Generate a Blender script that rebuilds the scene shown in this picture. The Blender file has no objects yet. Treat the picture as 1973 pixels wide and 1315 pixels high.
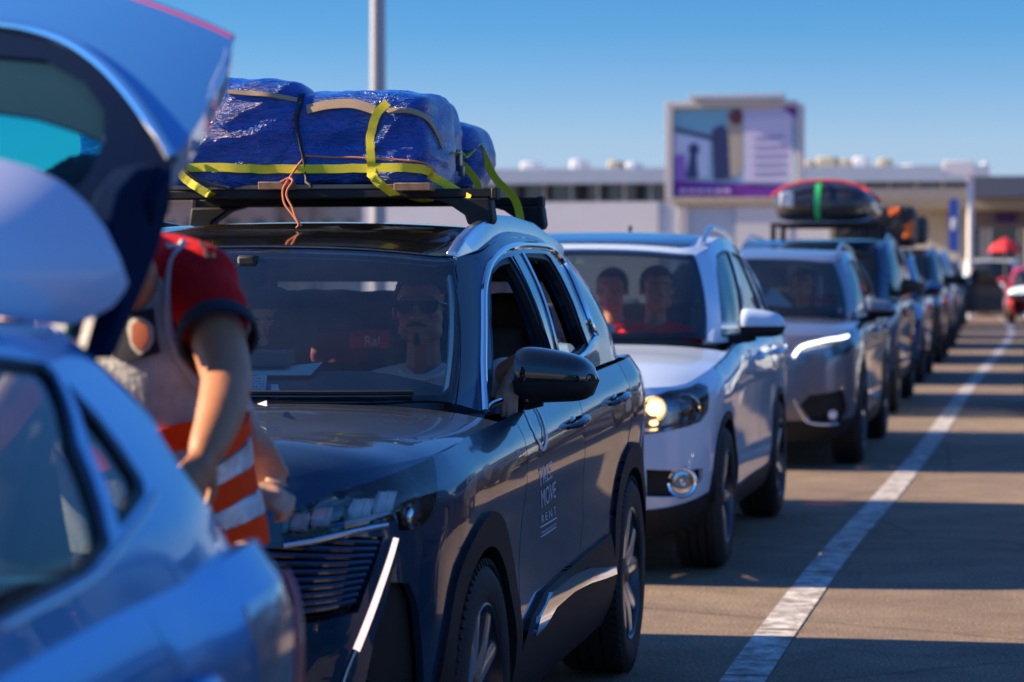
import bpy, bmesh, math, random
import numpy as np
from mathutils import Vector, Matrix, geometry
from mathutils.bvhtree import BVHTree
from mathutils.noise import noise as pnoise, fractal
random.seed(7); np.random.seed(7)
S = bpy.context.scene
COL = S.collection
R = math.radians

# ---------------------------------------------------------------- camera
FPX, CX0, CY0 = 4900.0, 986.5, 657.5        # measured from the photograph (1973 px wide)
cd = bpy.data.cameras.new('camera'); cam = bpy.data.objects.new('camera', cd); COL.objects.link(cam)
cam.location = (1.277, 0, 1.45)
cam.rotation_euler = (R(90-1.63), 0, R(10.76))
cd.sensor_width = 36; cd.lens = FPX/1973*36; cd.clip_start = .05; cd.clip_end = 3000
cd.dof.use_dof = True; cd.dof.focus_distance = 7.4; cd.dof.aperture_fstop = 3.4; cd.dof.aperture_blades = 9
S.camera = cam
bpy.context.view_layer.update()
CM = cam.matrix_world.copy(); CO = CM.translation.copy()
def ray(u, v):
    """direction in which a point measured in the photo was seen by the surveyor's camera"""
    return (CM.to_3x3() @ Vector(((u-CX0)/FPX, -(v-CY0)/FPX, -1))).normalized()
def gp(u, v, z=0.0):
    d = ray(u, v); t = (z-CO.z)/d.z
    return CO + d*t
def at_y(u, v, y):
    d = ray(u, v); return CO + d*(y/d.y)
def at_x(u, v, x):
    d = ray(u, v); return CO + d*((x-CO.x)/d.x)

# ---------------------------------------------------------------- light
SUN_EL, SUN_AZ = 26.0, 4.5                    # sun stands at -X; light travels to +X, a little +Y
trav = Vector((math.cos(R(SUN_AZ))*math.cos(R(SUN_EL)), math.sin(R(SUN_AZ))*math.cos(R(SUN_EL)), -math.sin(R(SUN_EL))))
sl = bpy.data.lights.new('sun', 'SUN'); so = bpy.data.objects.new('sun', sl); COL.objects.link(so)
sl.energy = 5.0; sl.angle = R(.5); sl.color = (1, .78, .53)
so.rotation_euler = trav.to_track_quat('-Z', 'Y').to_euler()
W = bpy.data.worlds.new('World'); S.world = W; W.use_nodes = True
wn = W.node_tree.nodes; wl = W.node_tree.links
sky = wn.new('ShaderNodeTexSky'); sky.sky_type = 'NISHITA'; sky.sun_disc = False
sky.sun_elevation = R(SUN_EL); sky.sun_rotation = R(-90-SUN_AZ)
sky.air_density = 1.0; sky.dust_density = 0; sky.ozone_density = 3.0; sky.altitude = 0
bg = wn['Background']; bg.inputs[1].default_value = .062
wtc = wn.new('ShaderNodeTexCoord'); wsx = wn.new('ShaderNodeSeparateXYZ'); wl.new(wtc.outputs['Generated'], wsx.inputs[0])
wr_ = wn.new('ShaderNodeValToRGB'); wl.new(wsx.outputs['Z'], wr_.inputs[0]); _e = wr_.color_ramp.elements
for _i, (_p, _c) in enumerate([(0, (.54,.61,1.10)), (.05, (.54,.65,.98)), (.093, (.25,.53,.87)), (.125, (.18,.48,.86)), (.3, (.42,.90,1.50)), (1, (.58,1.0,1.6))]):
    _q = _e[_i] if _i < 2 else _e.new(_p)
    _q.position = _p; _q.color = (*_c, 1)
wmx = wn.new('ShaderNodeMix'); wmx.data_type = 'RGBA'; wmx.blend_type = 'MULTIPLY'; wmx.inputs[0].default_value = 1
wl.new(sky.outputs[0], wmx.inputs[6]); wl.new(wr_.outputs[0], wmx.inputs[7]); wl.new(wmx.outputs[2], bg.inputs[0])
S.view_settings.view_transform = 'Standard'; S.view_settings.look = 'None'
S.view_settings.exposure = 1.3; S.view_settings.gamma = 1
S.render.engine = 'CYCLES'
S.cycles.max_bounces = 9; S.cycles.transparent_max_bounces = 16; S.cycles.caustics_reflective = False; S.cycles.caustics_refractive = False
S.cycles.sample_clamp_indirect = 6

# ---------------------------------------------------------------- tags
def tag(o, label=None, cat=None, group=None, kind=None):
    if label: o['label'] = label
    if cat: o['category'] = cat
    if group: o['group'] = group
    if kind: o['kind'] = kind
    return o
def empty(name, loc=(0,0,0), rz=0, label=None, cat=None, group=None, scale=1):
    o = bpy.data.objects.new(name, None); COL.objects.link(o)
    o.location = loc; o.rotation_euler = (0,0,rz); o.scale = (scale,)*3; o.empty_display_size = .2
    return tag(o, label, cat, group)
def ob(name, me, mat=None, parent=None):
    o = bpy.data.objects.new(name, me); COL.objects.link(o)
    if mat is not None:
        for m in (mat if isinstance(mat, (list,tuple)) else [mat]): me.materials.append(m)
    if parent is not None: o.parent = parent
    return o
def copy_tree(o, parent=None):
    c = o.copy(); COL.objects.link(c)
    if parent is not None:
        c.parent = parent
    for ch in o.children: copy_tree(ch, c)
    return c

# ---------------------------------------------------------------- materials
MATS = {}
def nodes_of(name):
    m = bpy.data.materials.new(name); m.use_nodes = True
    return m, m.node_tree.nodes, m.node_tree.links, m.node_tree.nodes['Principled BSDF']
def mat(name, col, rough=.5, metal=0, coat=0, spec=.5, var=0, vscale=8, bump=0, bscale=40, emit=None, es=1, coatr=.03, sheen=0, trans=0):
    if name in MATS: return MATS[name]
    m, n, l, b = nodes_of(name)
    b.inputs['Base Color'].default_value = (*col, 1); b.inputs['Roughness'].default_value = rough
    b.inputs['Metallic'].default_value = metal; b.inputs['Coat Weight'].default_value = coat
    b.inputs['Coat Roughness'].default_value = coatr; b.inputs['Specular IOR Level'].default_value = spec
    if sheen: b.inputs['Sheen Weight'].default_value = sheen
    if emit: b.inputs['Emission Color'].default_value = (*emit, 1); b.inputs['Emission Strength'].default_value = es
    if var or bump:
        tc = n.new('ShaderNodeTexCoord')
        if var:
            nz = n.new('ShaderNodeTexNoise'); nz.inputs['Scale'].default_value = vscale; nz.inputs['Detail'].default_value = 6
            l.new(tc.outputs['Object'], nz.inputs['Vector'])
            rp = n.new('ShaderNodeValToRGB'); rp.color_ramp.elements[0].position = .3; rp.color_ramp.elements[1].position = .7
            rp.color_ramp.elements[0].color = (*[c*(1-var) for c in col], 1); rp.color_ramp.elements[1].color = (*[min(1, c*(1+var)) for c in col], 1)
            l.new(nz.outputs['Fac'], rp.inputs[0]); l.new(rp.outputs[0], b.inputs['Base Color'])
        if bump:
            nb = n.new('ShaderNodeTexNoise'); nb.inputs['Scale'].default_value = bscale; nb.inputs['Detail'].default_value = 4
            l.new(tc.outputs['Object'], nb.inputs['Vector'])
            bp = n.new('ShaderNodeBump'); bp.inputs['Strength'].default_value = bump; bp.inputs['Distance'].default_value = .01
            l.new(nb.outputs['Fac'], bp.inputs['Height']); l.new(bp.outputs[0], b.inputs['Normal'])
    MATS[name] = m; return m
def paint(name, col, metal=.35, rough=.32, dust=.0):
    m = mat(name, col, rough, metal, coat=1, spec=.12, coatr=.015)
    n, l = m.node_tree.nodes, m.node_tree.links; b = n['Principled BSDF']
    if not n.get('fl'):
        tc = n.new('ShaderNodeTexCoord'); nz = n.new('ShaderNodeTexNoise'); nz.name = 'fl'; nz.inputs['Scale'].default_value = 3; nz.inputs['Detail'].default_value = 8
        l.new(tc.outputs['Object'], nz.inputs['Vector'])
        mr = n.new('ShaderNodeMapRange'); mr.inputs[1].default_value = .35; mr.inputs[2].default_value = .8; mr.inputs[3].default_value = .003; mr.inputs[4].default_value = .03
        l.new(nz.outputs['Fac'], mr.inputs[0]); l.new(mr.outputs[0], b.inputs['Coat Roughness'])
        if dust:  # dust on upward faces, also lifting the bonnet towards its bright reflection
            ge = n.new('ShaderNodeNewGeometry'); sp = n.new('ShaderNodeSeparateXYZ'); l.new(ge.outputs['Normal'], sp.inputs[0])
            mz = n.new('ShaderNodeMapRange'); mz.inputs[1].default_value = .2; mz.inputs[2].default_value = .95; mz.inputs[3].default_value = dust*.12; mz.inputs[4].default_value = dust; l.new(sp.outputs['Z'], mz.inputs[0])
            mu = n.new('ShaderNodeMath'); mu.operation = 'MULTIPLY'; mr2 = n.new('ShaderNodeMapRange'); mr2.inputs[1].default_value = .3; mr2.inputs[2].default_value = .7; mr2.inputs[3].default_value = .6; mr2.inputs[4].default_value = 1.3
            l.new(nz.outputs['Fac'], mr2.inputs[0]); l.new(mz.outputs[0], mu.inputs[0]); l.new(mr2.outputs[0], mu.inputs[1])
            df = n.new('ShaderNodeBsdfDiffuse'); df.inputs[0].default_value = (.50,.44,.38,1); ms = n.new('ShaderNodeMixShader'); l.new(mu.outputs[0], ms.inputs[0]); l.new(b.outputs[0], ms.inputs[1]); l.new(df.outputs[0], ms.inputs[2]); l.new(ms.outputs[0], n['Material Output'].inputs[0])
    return m
def glass(name, tint=(.80,.88,.86), ior=1.5, rough=0.0, refl=1.0, film=0):
    if name in MATS: return MATS[name]
    m, n, l, b = nodes_of(name); n.remove(b)
    tr = n.new('ShaderNodeBsdfTransparent'); tr.inputs[0].default_value = (*tint, 1)
    gl = n.new('ShaderNodeBsdfGlossy'); gl.inputs['Roughness'].default_value = rough; gl.inputs[0].default_value = (.95,.98,1,1)
    fr = n.new('ShaderNodeFresnel'); fr.inputs[0].default_value = ior
    mu = n.new('ShaderNodeMath'); mu.operation = 'MULTIPLY'; mu.inputs[1].default_value = refl; mu.use_clamp = True
    mx = n.new('ShaderNodeMixShader'); l.new(fr.outputs[0], mu.inputs[0]); l.new(mu.outputs[0], mx.inputs[0])
    l.new(tr.outputs[0], mx.inputs[1]); l.new(gl.outputs[0], mx.inputs[2]); 
    out = mx.outputs[0]
    if film:      # dust on the pane, blue-tinted to carry its veil of reflections
        df = n.new('ShaderNodeBsdfDiffuse'); df.inputs[0].default_value = (.50,.55,.63,1); m3 = n.new('ShaderNodeMixShader'); tc = n.new('ShaderNodeTexCoord'); nz = n.new('ShaderNodeTexNoise'); nz.inputs['Scale'].default_value = 5; nz.inputs['Detail'].default_value = 8
        l.new(tc.outputs['Object'], nz.inputs['Vector']); mr = n.new('ShaderNodeMapRange'); mr.inputs[1].default_value = .3; mr.inputs[2].default_value = .75; mr.inputs[3].default_value = film*.6; mr.inputs[4].default_value = film*1.5; l.new(nz.outputs['Fac'], mr.inputs[0]); l.new(mr.outputs[0], m3.inputs[0])
        l.new(out, m3.inputs[1]); l.new(df.outputs[0], m3.inputs[2]); out = m3.outputs[0]
    l.new(out, n['Material Output'].inputs[0])
    MATS[name] = m; return m

# ---------------------------------------------------------------- plain mesh helpers
def bm_to(name, bm, m, parent=None, smooth=False, bevel=0, seg=2, auto=35):
    me = bpy.data.meshes.new(name); bm.normal_update(); bm.to_mesh(me); bm.free()
    o = ob(name, me, m, parent)
    if smooth:
        for p in me.polygons: p.use_smooth = True
        if auto: me.set_sharp_from_angle(angle=R(auto))
    if bevel:
        b = o.modifiers.new('bevel', 'BEVEL'); b.width = bevel; b.segments = seg; b.limit_method = 'ANGLE'; b.angle_limit = R(40)
    return o
def add_box(bm, c, s, rot=None):
    v = []
    for x in (-.5,.5):
        for y in (-.5,.5):
            for z in (-.5,.5):
                p = Vector((x*s[0], y*s[1], z*s[2]))
                if rot is not None: p = rot @ p
                v.append(bm.verts.new(p+Vector(c)))
    for f in ((0,1,3,2),(4,6,7,5),(0,4,5,1),(2,3,7,6),(0,2,6,4),(1,5,7,3)): bm.faces.new([v[i] for i in f])
def box(name, c, s, m, parent=None, bevel=.01, rot=None):
    bm = bmesh.new(); add_box(bm, c, s, rot); return bm_to(name, bm, m, parent, smooth=True, bevel=bevel)
def spline(pts, n=8, closed=False):
    P = [Vector(p) for p in pts]; out = []
    N = len(P); rng = range(N if closed else N-1)
    for i in rng:
        if closed: a,b,c,d = P[(i-1)%N],P[i],P[(i+1)%N],P[(i+2)%N]
        else: a,b,c,d = P[max(i-1,0)],P[i],P[i+1],P[min(i+2,N-1)]
        for k in range(n):
            t = k/n
            out.append(.5*((2*b)+(c-a)*t+(2*a-5*b+4*c-d)*t*t+(-a+3*b-3*c+d)*t**3))
    if not closed: out.append(P[-1])
    return out
def add_tube(bm, pts, rad, seg=10, cap=True, flat=None):
    """tube along pts; rad a number or list; flat=(w,h,up) gives an elliptic/rect strap section"""
    P = [Vector(p) for p in pts]; n = len(P); rr = rad if isinstance(rad, (list,tuple)) else [rad]*n
    T = [(P[min(i+1,n-1)]-P[max(i-1,0)]).normalized() for i in range(n)]
    ref = Vector((0,0,1)) if abs(T[0].z) < .9 else Vector((1,0,0))
    N = (ref - T[0]*ref.dot(T[0])).normalized(); rings = []
    for i in range(n):
        N = (N - T[i]*N.dot(T[i])); N = N.normalized() if N.length > 1e-6 else Vector((1,0,0)); B = T[i].cross(N)
        rings.append([bm.verts.new(P[i]+(N*math.cos(2*math.pi*k/seg)+B*math.sin(2*math.pi*k/seg))*rr[i]) for k in range(seg)])
    for i in range(n-1):
        for k in range(seg):
            bm.faces.new((rings[i][k], rings[i][(k+1)%seg], rings[i+1][(k+1)%seg], rings[i+1][k]))
    if cap:
        bm.faces.new(rings[0][::-1]); bm.faces.new(rings[-1])
def tube(name, pts, rad, m, parent=None, seg=10, n=0):
    bm = bmesh.new()
    if n:
        rr = rad
        pts2 = spline(pts, n)
        if isinstance(rad, (list,tuple)):
            rr = [float(np.interp(i/n, range(len(rad)), rad)) for i in range(len(pts2))]
        pts, rad = pts2, rr
    add_tube(bm, pts, rad, seg); return bm_to(name, bm, m, parent, smooth=True)
def add_lathe(bm, prof, c=(0,0,0), axis='x', seg=48, closed=False):
    rings = []
    for (h, r) in prof:
        ring = []
        for k in range(seg):
            a = 2*math.pi*k/seg; p = (h, r*math.cos(a), r*math.sin(a)) if axis == 'x' else ((r*math.cos(a), h, r*math.sin(a)) if axis == 'y' else (r*math.cos(a), r*math.sin(a), h))
            ring.append(bm.verts.new(Vector(c)+Vector(p)))
        rings.append(ring)
    R_ = list(zip(rings, rings[1:])) + ([(rings[-1], rings[0])] if closed else [])
    for a, b in R_:
        for k in range(seg): bm.faces.new((a[k], a[(k+1)%seg], b[(k+1)%seg], b[k]))
    return rings
def add_ell(bm, c, r, rot=None, sub=3):
    res = bmesh.ops.create_icosphere(bm, subdivisions=sub, radius=1)
    M = Matrix.Diagonal((*r, 1))
    if rot is not None: M = rot.to_4x4() @ M
    M = Matrix.Translation(c) @ M
    bmesh.ops.transform(bm, matrix=M, verts=res['verts'])
def strap(name, pts, w, th, m, parent=None, n=5, side=None, twist=None):
    """flat band through pts; 'side' is the direction of its width (per point or one)"""
    P = spline(pts, n) if n else [Vector(p) for p in pts]
    bm = bmesh.new(); rows = []
    for i, p in enumerate(P):
        t = (P[min(i+1,len(P)-1)]-P[max(i-1,0)]).normalized()
        s = Vector(side[min(int(i/max(n,1)+.5), len(side)-1)]) if isinstance(side, list) else Vector(side)
        s = (s - t*s.dot(t)).normalized(); nn = t.cross(s)
        rows.append([bm.verts.new(p+s*a*w/2+nn*b*th/2) for a, b in ((-1,-1),(1,-1),(1,1),(-1,1))])
    for a, b in zip(rows, rows[1:]):
        for k in range(4): bm.faces.new((a[k], a[(k+1)%4], b[(k+1)%4], b[k]))
    bm.faces.new(rows[0][::-1]); bm.faces.new(rows[-1])
    bmesh.ops.recalc_face_normals(bm, faces=bm.faces)
    return bm_to(name, bm, m, parent, smooth=True, auto=50)
def prism(name, poly, axis, a, b, m, parent=None, bevel=0):
    """polygon in the plane across 'axis', extruded from a to b"""
    bm = bmesh.new()
    def P(p, h): return {'x':(h,p[0],p[1]), 'y':(p[0],h,p[1]), 'z':(p[0],p[1],h)}[axis]
    v0 = [bm.verts.new(P(p, a)) for p in poly]; v1 = [bm.verts.new(P(p, b)) for p in poly]
    bm.faces.new(v0); bm.faces.new(v1[::-1]); n = len(poly)
    for i in range(n): bm.faces.new((v0[i], v1[i], v1[(i+1)%n], v0[(i+1)%n]))
    bmesh.ops.recalc_face_normals(bm, faces=bm.faces)
    return bm_to(name, bm, m, parent, smooth=True, bevel=bevel)

# ---------------------------------------------------------------- curved shells and panels cut from them
def weights(knots, t):
    """rows of spline weights: value(t) = w @ control points (non-uniform Catmull-Rom)"""
    n = len(knots); I = np.eye(n); h = np.diff(knots); M = np.zeros((n, n))
    for i in range(n):
        if i == 0: M[0] = (I[1]-I[0])/h[0]
        elif i == n-1: M[i] = (I[i]-I[i-1])/h[i-1]
        else: M[i] = ((I[i+1]-I[i])/h[i]*h[i-1] + (I[i]-I[i-1])/h[i-1]*h[i])/(h[i]+h[i-1])
    t = np.asarray(t, float); k = np.clip(np.searchsorted(knots, t)-1, 0, n-2)
    hh = h[k]; s = (t-knots[k])/hh; s = s[:, None]; hh = hh[:, None]
    return (2*s**3-3*s**2+1)*I[k] + (s**3-2*s**2+s)*hh*M[k] + (-2*s**3+3*s**2)*I[k+1] + (s**3-s**2)*hh*M[k+1]
class Net:
    def __init__(s, pts, mir0=False, mir1=False, flip=False, world=None, res=(90, 36)):
        P = np.array(pts, float)
        mf = np.array([-1,1,1.])
        s.i0, s.i1 = 0, len(P)-1
        if mir0: P = np.concatenate([P[1:2]*mf, P]); s.i0 += 1; s.i1 += 1
        if mir1: P = np.concatenate([P, P[-2:-1]*mf])
        s.P = P
        ka = np.concatenate([[0], np.cumsum(np.maximum(np.linalg.norm(np.diff(P, axis=0), axis=2).mean(1), 1e-3))])
        kb = np.concatenate([[0], np.cumsum(np.maximum(np.linalg.norm(np.diff(P, axis=1), axis=2).mean(0), 1e-3))])
        s.ka, s.kb = ka, kb; s.a0, s.a1 = ka[s.i0], ka[s.i1]; s.b0, s.b1 = 0, kb[-1]
        s.flip = -1 if flip else 1
        s.na, s.nb = res
        A = np.linspace(s.a0, s.a1, s.na+1); B = np.linspace(s.b0, s.b1, s.nb+1); s.A, s.B = A, B
        G = np.einsum('ai,ijk,bj->abk', weights(ka, A), P, weights(kb, B)); s.G = G
        V = [Vector(p) for p in G.reshape(-1, 3)]; F = []; nb = s.nb+1
        for i in range(s.na):
            for j in range(s.nb):
                q = i*nb+j; F.append((q, q+nb, q+nb+1)); F.append((q, q+nb+1, q+1))
        s.bvh = BVHTree.FromPolygons(V, F); s.V, s.F = V, F
        s.w2l = world.inverted() if world else Matrix()
    def ev(s, ab):
        ab = np.asarray(ab, float)
        return np.einsum('qi,ijk,qj->qk', weights(s.ka, ab[:,0]), s.P, weights(s.kb, ab[:,1]))
    def nrm(s, ab):
        ab = np.asarray(ab, float); e = 2e-3
        du = s.ev(ab+[e,0])-s.ev(ab-[e,0]); dv = s.ev(ab+[0,e])-s.ev(ab-[0,e])
        n = np.cross(du, dv)*s.flip; L = np.linalg.norm(n, axis=1, keepdims=True)
        return n/np.maximum(L, 1e-12)
    def dom(s, p, f):
        tri = s.F[f]; a,b,c = (s.V[k] for k in tri); cell, t = divmod(f, 2); i, j = divmod(cell, s.nb)
        N = (b-a).cross(c-a); d = N.dot(N)
        wb = (p-a).cross(c-a).dot(N)/d if d else 0; wc = (b-a).cross(p-a).dot(N)/d if d else 0
        if t == 0: u, v = wb+wc, wc          # q, q+nb, q+nb+1
        else: u, v = wb, wb+wc               # q, q+nb+1, q+1
        u = min(max(u,0),1); v = min(max(v,0),1)
        return (s.A[i]+(s.A[i+1]-s.A[i])*u, s.B[j]+(s.B[j+1]-s.B[j])*v)
    def near(s, p):
        loc, n, f, d = s.bvh.find_nearest(Vector(p)); return s.dom(loc, f)
    def shoot(s, o, d):
        loc, n, f, dist = s.bvh.ray_cast(Vector(o), Vector(d).normalized())
        if f is not None: return s.dom(loc, f)
        best = None; o = Vector(o); d = Vector(d).normalized()
        for t in np.linspace(1, 14, 260):
            r = s.bvh.find_nearest(o+d*t)
            if best is None or r[3] < best[3]: best = r
        return s.dom(best[0], best[2])
    def Y(s, y, z): return s.shoot((6, y, z), (-1,0,0))
    def F_(s, x, z): return s.shoot((x, -8, z), (0,1,0))
    def Bk(s, x, z): return s.shoot((x, 12, z), (0,-1,0))
    def T(s, x, y): return s.shoot((x, y, 6), (0,0,-1))
    def Px(s, u, v):
        o = s.w2l @ CO; d = s.w2l.to_3x3() @ ray(u, v); return s.shoot(o, d)
    def to(s, q):
        k = q[0]
        if k == 'P': return s.Px(q[1], q[2])
        if k == 'Y': return s.Y(q[1], q[2])
        if k == 'F': return s.F_(q[1], q[2])
        if k == 'B': return s.Bk(q[1], q[2])
        if k == 'T': return s.T(q[1], q[2])
        if k == 'N': return s.near(q[1:])
        if k == 'D': return (s.a0+(s.a1-s.a0)*q[1], s.b0+(s.b1-s.b0)*q[2])
def in_poly(p, poly):
    x, y = p; c = False; n = len(poly); j = n-1
    for i in range(n):
        xi, yi = poly[i]; xj, yj = poly[j]
        if (yi > y) != (yj > y) and x < (xj-xi)*(y-yi)/(yj-yi)+xi: c = not c
        j = i
    return c
def seg_dist(P, A, B):
    d = B-A; L = (d**2).sum(1); t = np.clip(((P[:,None]-A[None])*d).sum(2)/np.maximum(L,1e-12), 0, 1)
    return np.sqrt((((A[None]+d[None]*t[...,None])-P[:,None])**2).sum(2)).min(1)
def round_poly(poly, r):
    P = [np.array(p, float) for p in poly]; out = []; n = len(P)
    for i in range(n):
        a, b, c = P[i-1], P[i], P[(i+1)%n]; u = a-b; v = c-b; lu, lv = np.linalg.norm(u), np.linalg.norm(v)
        q = min(r, lu*.48, lv*.48)
        if lu < 1e-6 or lv < 1e-6: continue
        p0 = b+u/lu*q; p1 = b+v/lv*q
        for t in (0,.25,.5,.75,1): out.append(tuple((1-t)**2*p0+2*t*(1-t)*b+t*t*p1))
    return out
def cut(net, poly, holes=(), grid=.05):
    """triangulate a polygon of a shell's domain"""
    def res(pl):
        o = []
        for i in range(len(pl)):
            a = np.array(pl[i]); b = np.array(pl[(i+1)%len(pl)]); k = max(1, int(np.linalg.norm(b-a)/grid+.5))
            for t in range(k): o.append(a+(b-a)*t/k)
        q = [o[0]]
        for p in o[1:]:
            if np.linalg.norm(p-q[-1]) > 1e-4: q.append(p)
        return q
    loops = [res(poly)]+[res(h) for h in holes]
    verts = [p for L in loops for p in L]; edges = []; k = 0
    A = []; B = []
    for L in loops:
        n = len(L)
        for i in range(n): edges.append((k+i, k+(i+1)%n)); A.append(L[i]); B.append(L[(i+1)%n])
        k += n
    A = np.array(A); B = np.array(B); mn = A.min(0); mx = A.max(0)
    gx, gy = np.meshgrid(np.arange(mn[0]+grid/2, mx[0], grid), np.arange(mn[1]+grid/2, mx[1], grid)); g = np.stack([gx.ravel(), gy.ravel()], 1)
    if len(g):
        g = g[seg_dist(g, A, B) > grid*.35]
        g = [p for p in g if in_poly(p, loops[0]) and not any(in_poly(p, L) for L in loops[1:])]
    verts2 = [Vector((float(p[0]), float(p[1]))) for p in list(verts)+list(g)]
    vo, eo, fo, _, _, _ = geometry.delaunay_2d_cdt(verts2, edges, [], 0, 1e-6)
    D = [(v.x, v.y) for v in vo]; T = []
    for f in fo:
        c = (sum(D[i][0] for i in f)/3, sum(D[i][1] for i in f)/3)
        if in_poly(c, loops[0]) and not any(in_poly(c, L) for L in loops[1:]): T.append(tuple(f))
    return np.array(D), T
def dense(net, pts, step=.12):
    """outline measured as mixed specs; long edges are followed on the surface"""
    return [net.to(p) for p in pts]
def panel(name, parent, net, pts, m, holes=(), off=0., thick=.012, grid=.05, sym=None, rnd=0, dom=False):
    poly = list(pts) if dom else [net.to(p) for p in pts]
    hs = [list(h) if dom else [net.to(p) for p in h] for h in holes]
    if rnd: poly = round_poly(poly, rnd)
    D, T = cut(net, poly, hs, grid)
    N = net.nrm(D); P = net.ev(D)+N*off
    e = np.array([P[t[1]]-P[t[0]] for t in T]) if T else None
    F = []
    for t in T:
        n = np.cross(P[t[1]]-P[t[0]], P[t[2]]-P[t[0]])
        F.append(t if np.dot(n, N[t[0]]) > 0 else (t[0],t[2],t[1]))
    cnt = {}
    for f in F:
        for a, b in ((f[0],f[1]),(f[1],f[2]),(f[2],f[0])): cnt[(a,b)] = 1
    bnd = [(a,b) for (a,b) in cnt if (b,a) not in cnt]
    V = P.tolist(); LN = []
    for f in F: LN += [N[i] for i in f]
    if thick:
        base = len(V); bi = {}
        Pin = P-N*thick
        for a, b in bnd:
            for i in (a, b):
                if i not in bi:
                    bi[i] = len(V); V.append(P[i].tolist()); V.append(Pin[i].tolist())
            ia, ib = bi[a], bi[b]; F.append((ia, ia+1, ib+1, ib))
            nn = np.cross(P[b]-P[a], N[a]); nn = nn/max(np.linalg.norm(nn), 1e-9); LN += [nn]*4
    nv = len(V)
    def make(V, F, LN, nm):
        me = bpy.data.meshes.new(nm); me.from_pydata(V, [], [tuple(f) for f in F])
        for p in me.polygons: p.use_smooth = True
        me.normals_split_custom_set([tuple(x) for x in LN]); return ob(nm, me, m, parent)
    if sym is None: return make(V, F, LN, name)
    V2 = [[-p[0], p[1], p[2]] for p in V]; F2 = [tuple(reversed(f)) for f in F]; LN2 = []; k = 0
    for f in F:
        for x in reversed(LN[k:k+len(f)]): LN2.append((-x[0], x[1], x[2]))
        k += len(f)
    if sym == 'join': return make(V+V2, F+[tuple(i+nv for i in f) for f in F2], LN+LN2, name)
    return make(V, F, LN, name), make(V2, F2, LN2, name)
def surf_pts(net, pts, off=0, n=0):
    P = [net.to(p) for p in pts]
    if n: P = [ (q.x, q.y) for q in spline([(p[0], p[1], 0) for p in P], n)]
    return [Vector(x) for x in (net.ev(P)+net.nrm(P)*off)]
def piping(name, net, pts, rad, m, parent, off=0, n=6, seg=8, sym=False):
    P = surf_pts(net, pts, off, n); o = tube(name, P, rad, m, parent, seg)
    if sym:
        tube(name, [Vector((-p.x,p.y,p.z)) for p in P], rad, m, parent, seg)
    return o
# ---------------------------------------------------------------- cars: shells
FR = [0,.12,.28,.46,.64,.80,.92,1.0]
PROF = {'side':[.075,.03,.008,.014,.012,.0,.012,.055], 'front':[.11,.05,.012,.0,.004,.012,.03,.075],
        'corner':[.12,.05,.015,.004,.004,.008,.022,.07], 'rear':[.10,.04,.0,.01,.03,.045,.065,.10], 'flat':[.06,.02,.0,.004,.006,.006,.015,.05]}
def body_net(d, world):
    hw, fo, wb, ro = d['hw'], d['fo'], d['wb'], d['ro']; zn, zf, zc, zb = d['zn'], d['zf'], d['zc'], d['zb']
    L = wb+ro; s = d.get('lip', .20); k = d.get('nose', 0)
    st = [(0,-fo-k,s,zn,'front'), (.34*hw,-fo+.008-k*.8,s,zn,'front'), (.62*hw,-fo+.055-k*.3,s,zn,'front'), (.80*hw,-fo+.15,s,zn+.004,'corner'), (.905*hw,-fo+.28,s+.01,zn+.012,'corner'),
          (.965*hw,-fo+.44,s+.02,(zn+zf)/2,'corner'), (.992*hw,-fo+.62,s+.02,zf-.01,'side'), (hw,0,s+.02,zf+.01,'side'), (hw,.38,s+.01,(zf+zc)/2+.005,'side'), (hw-.006,.8,s,zc,'side'),
          (hw-.010,wb*.5+.05,s,zc*.6+zb*.4-.01,'side'), (hw-.006,wb-.5,s,zc*.3+zb*.7,'side'), (hw-.0,wb-.1,s+.02,zb-.012,'side'), (hw-.004,wb+.3,s+.03,zb,'side'),
          (.95*hw,L-.30,s+.04,zb,'corner'), (.87*hw,L-.13,s+.05,zb-.01,'rear'), (.68*hw,L-.03,s+.05,zb-.015,'rear'), (.36*hw,L-.0,s+.05,zb-.02,'rear'), (0,L+.005,s+.05,zb-.02,'rear')]
    st = [(x, y, z0, d.get('zt_over', {}).get(i, z1), pr) for i, (x, y, z0, z1, pr) in enumerate(st)]
    P = []
    for i, (x, y, z0, z1, pr) in enumerate(st):
        a = np.array(st[max(i-1,0)][:2]); b = np.array(st[min(i+1,len(st)-1)][:2])
        if i == 0: a = np.array([-st[1][0], st[1][1]])
        if i == len(st)-1: b = np.array([-st[-2][0], st[-2][1]])
        t = (b-a)/np.linalg.norm(b-a); n = np.array([t[1], -t[0]])      # outward
        pf = d.get('prof', {}).get(pr, PROF[pr])
        P.append([(x-n[0]*q, y-n[1]*q, z0+(z1-z0)*f) for f, q in zip(FR, pf)])
    return Net(P, mir0=True, mir1=True, world=world, res=(150, 40), flip=False)
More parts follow.
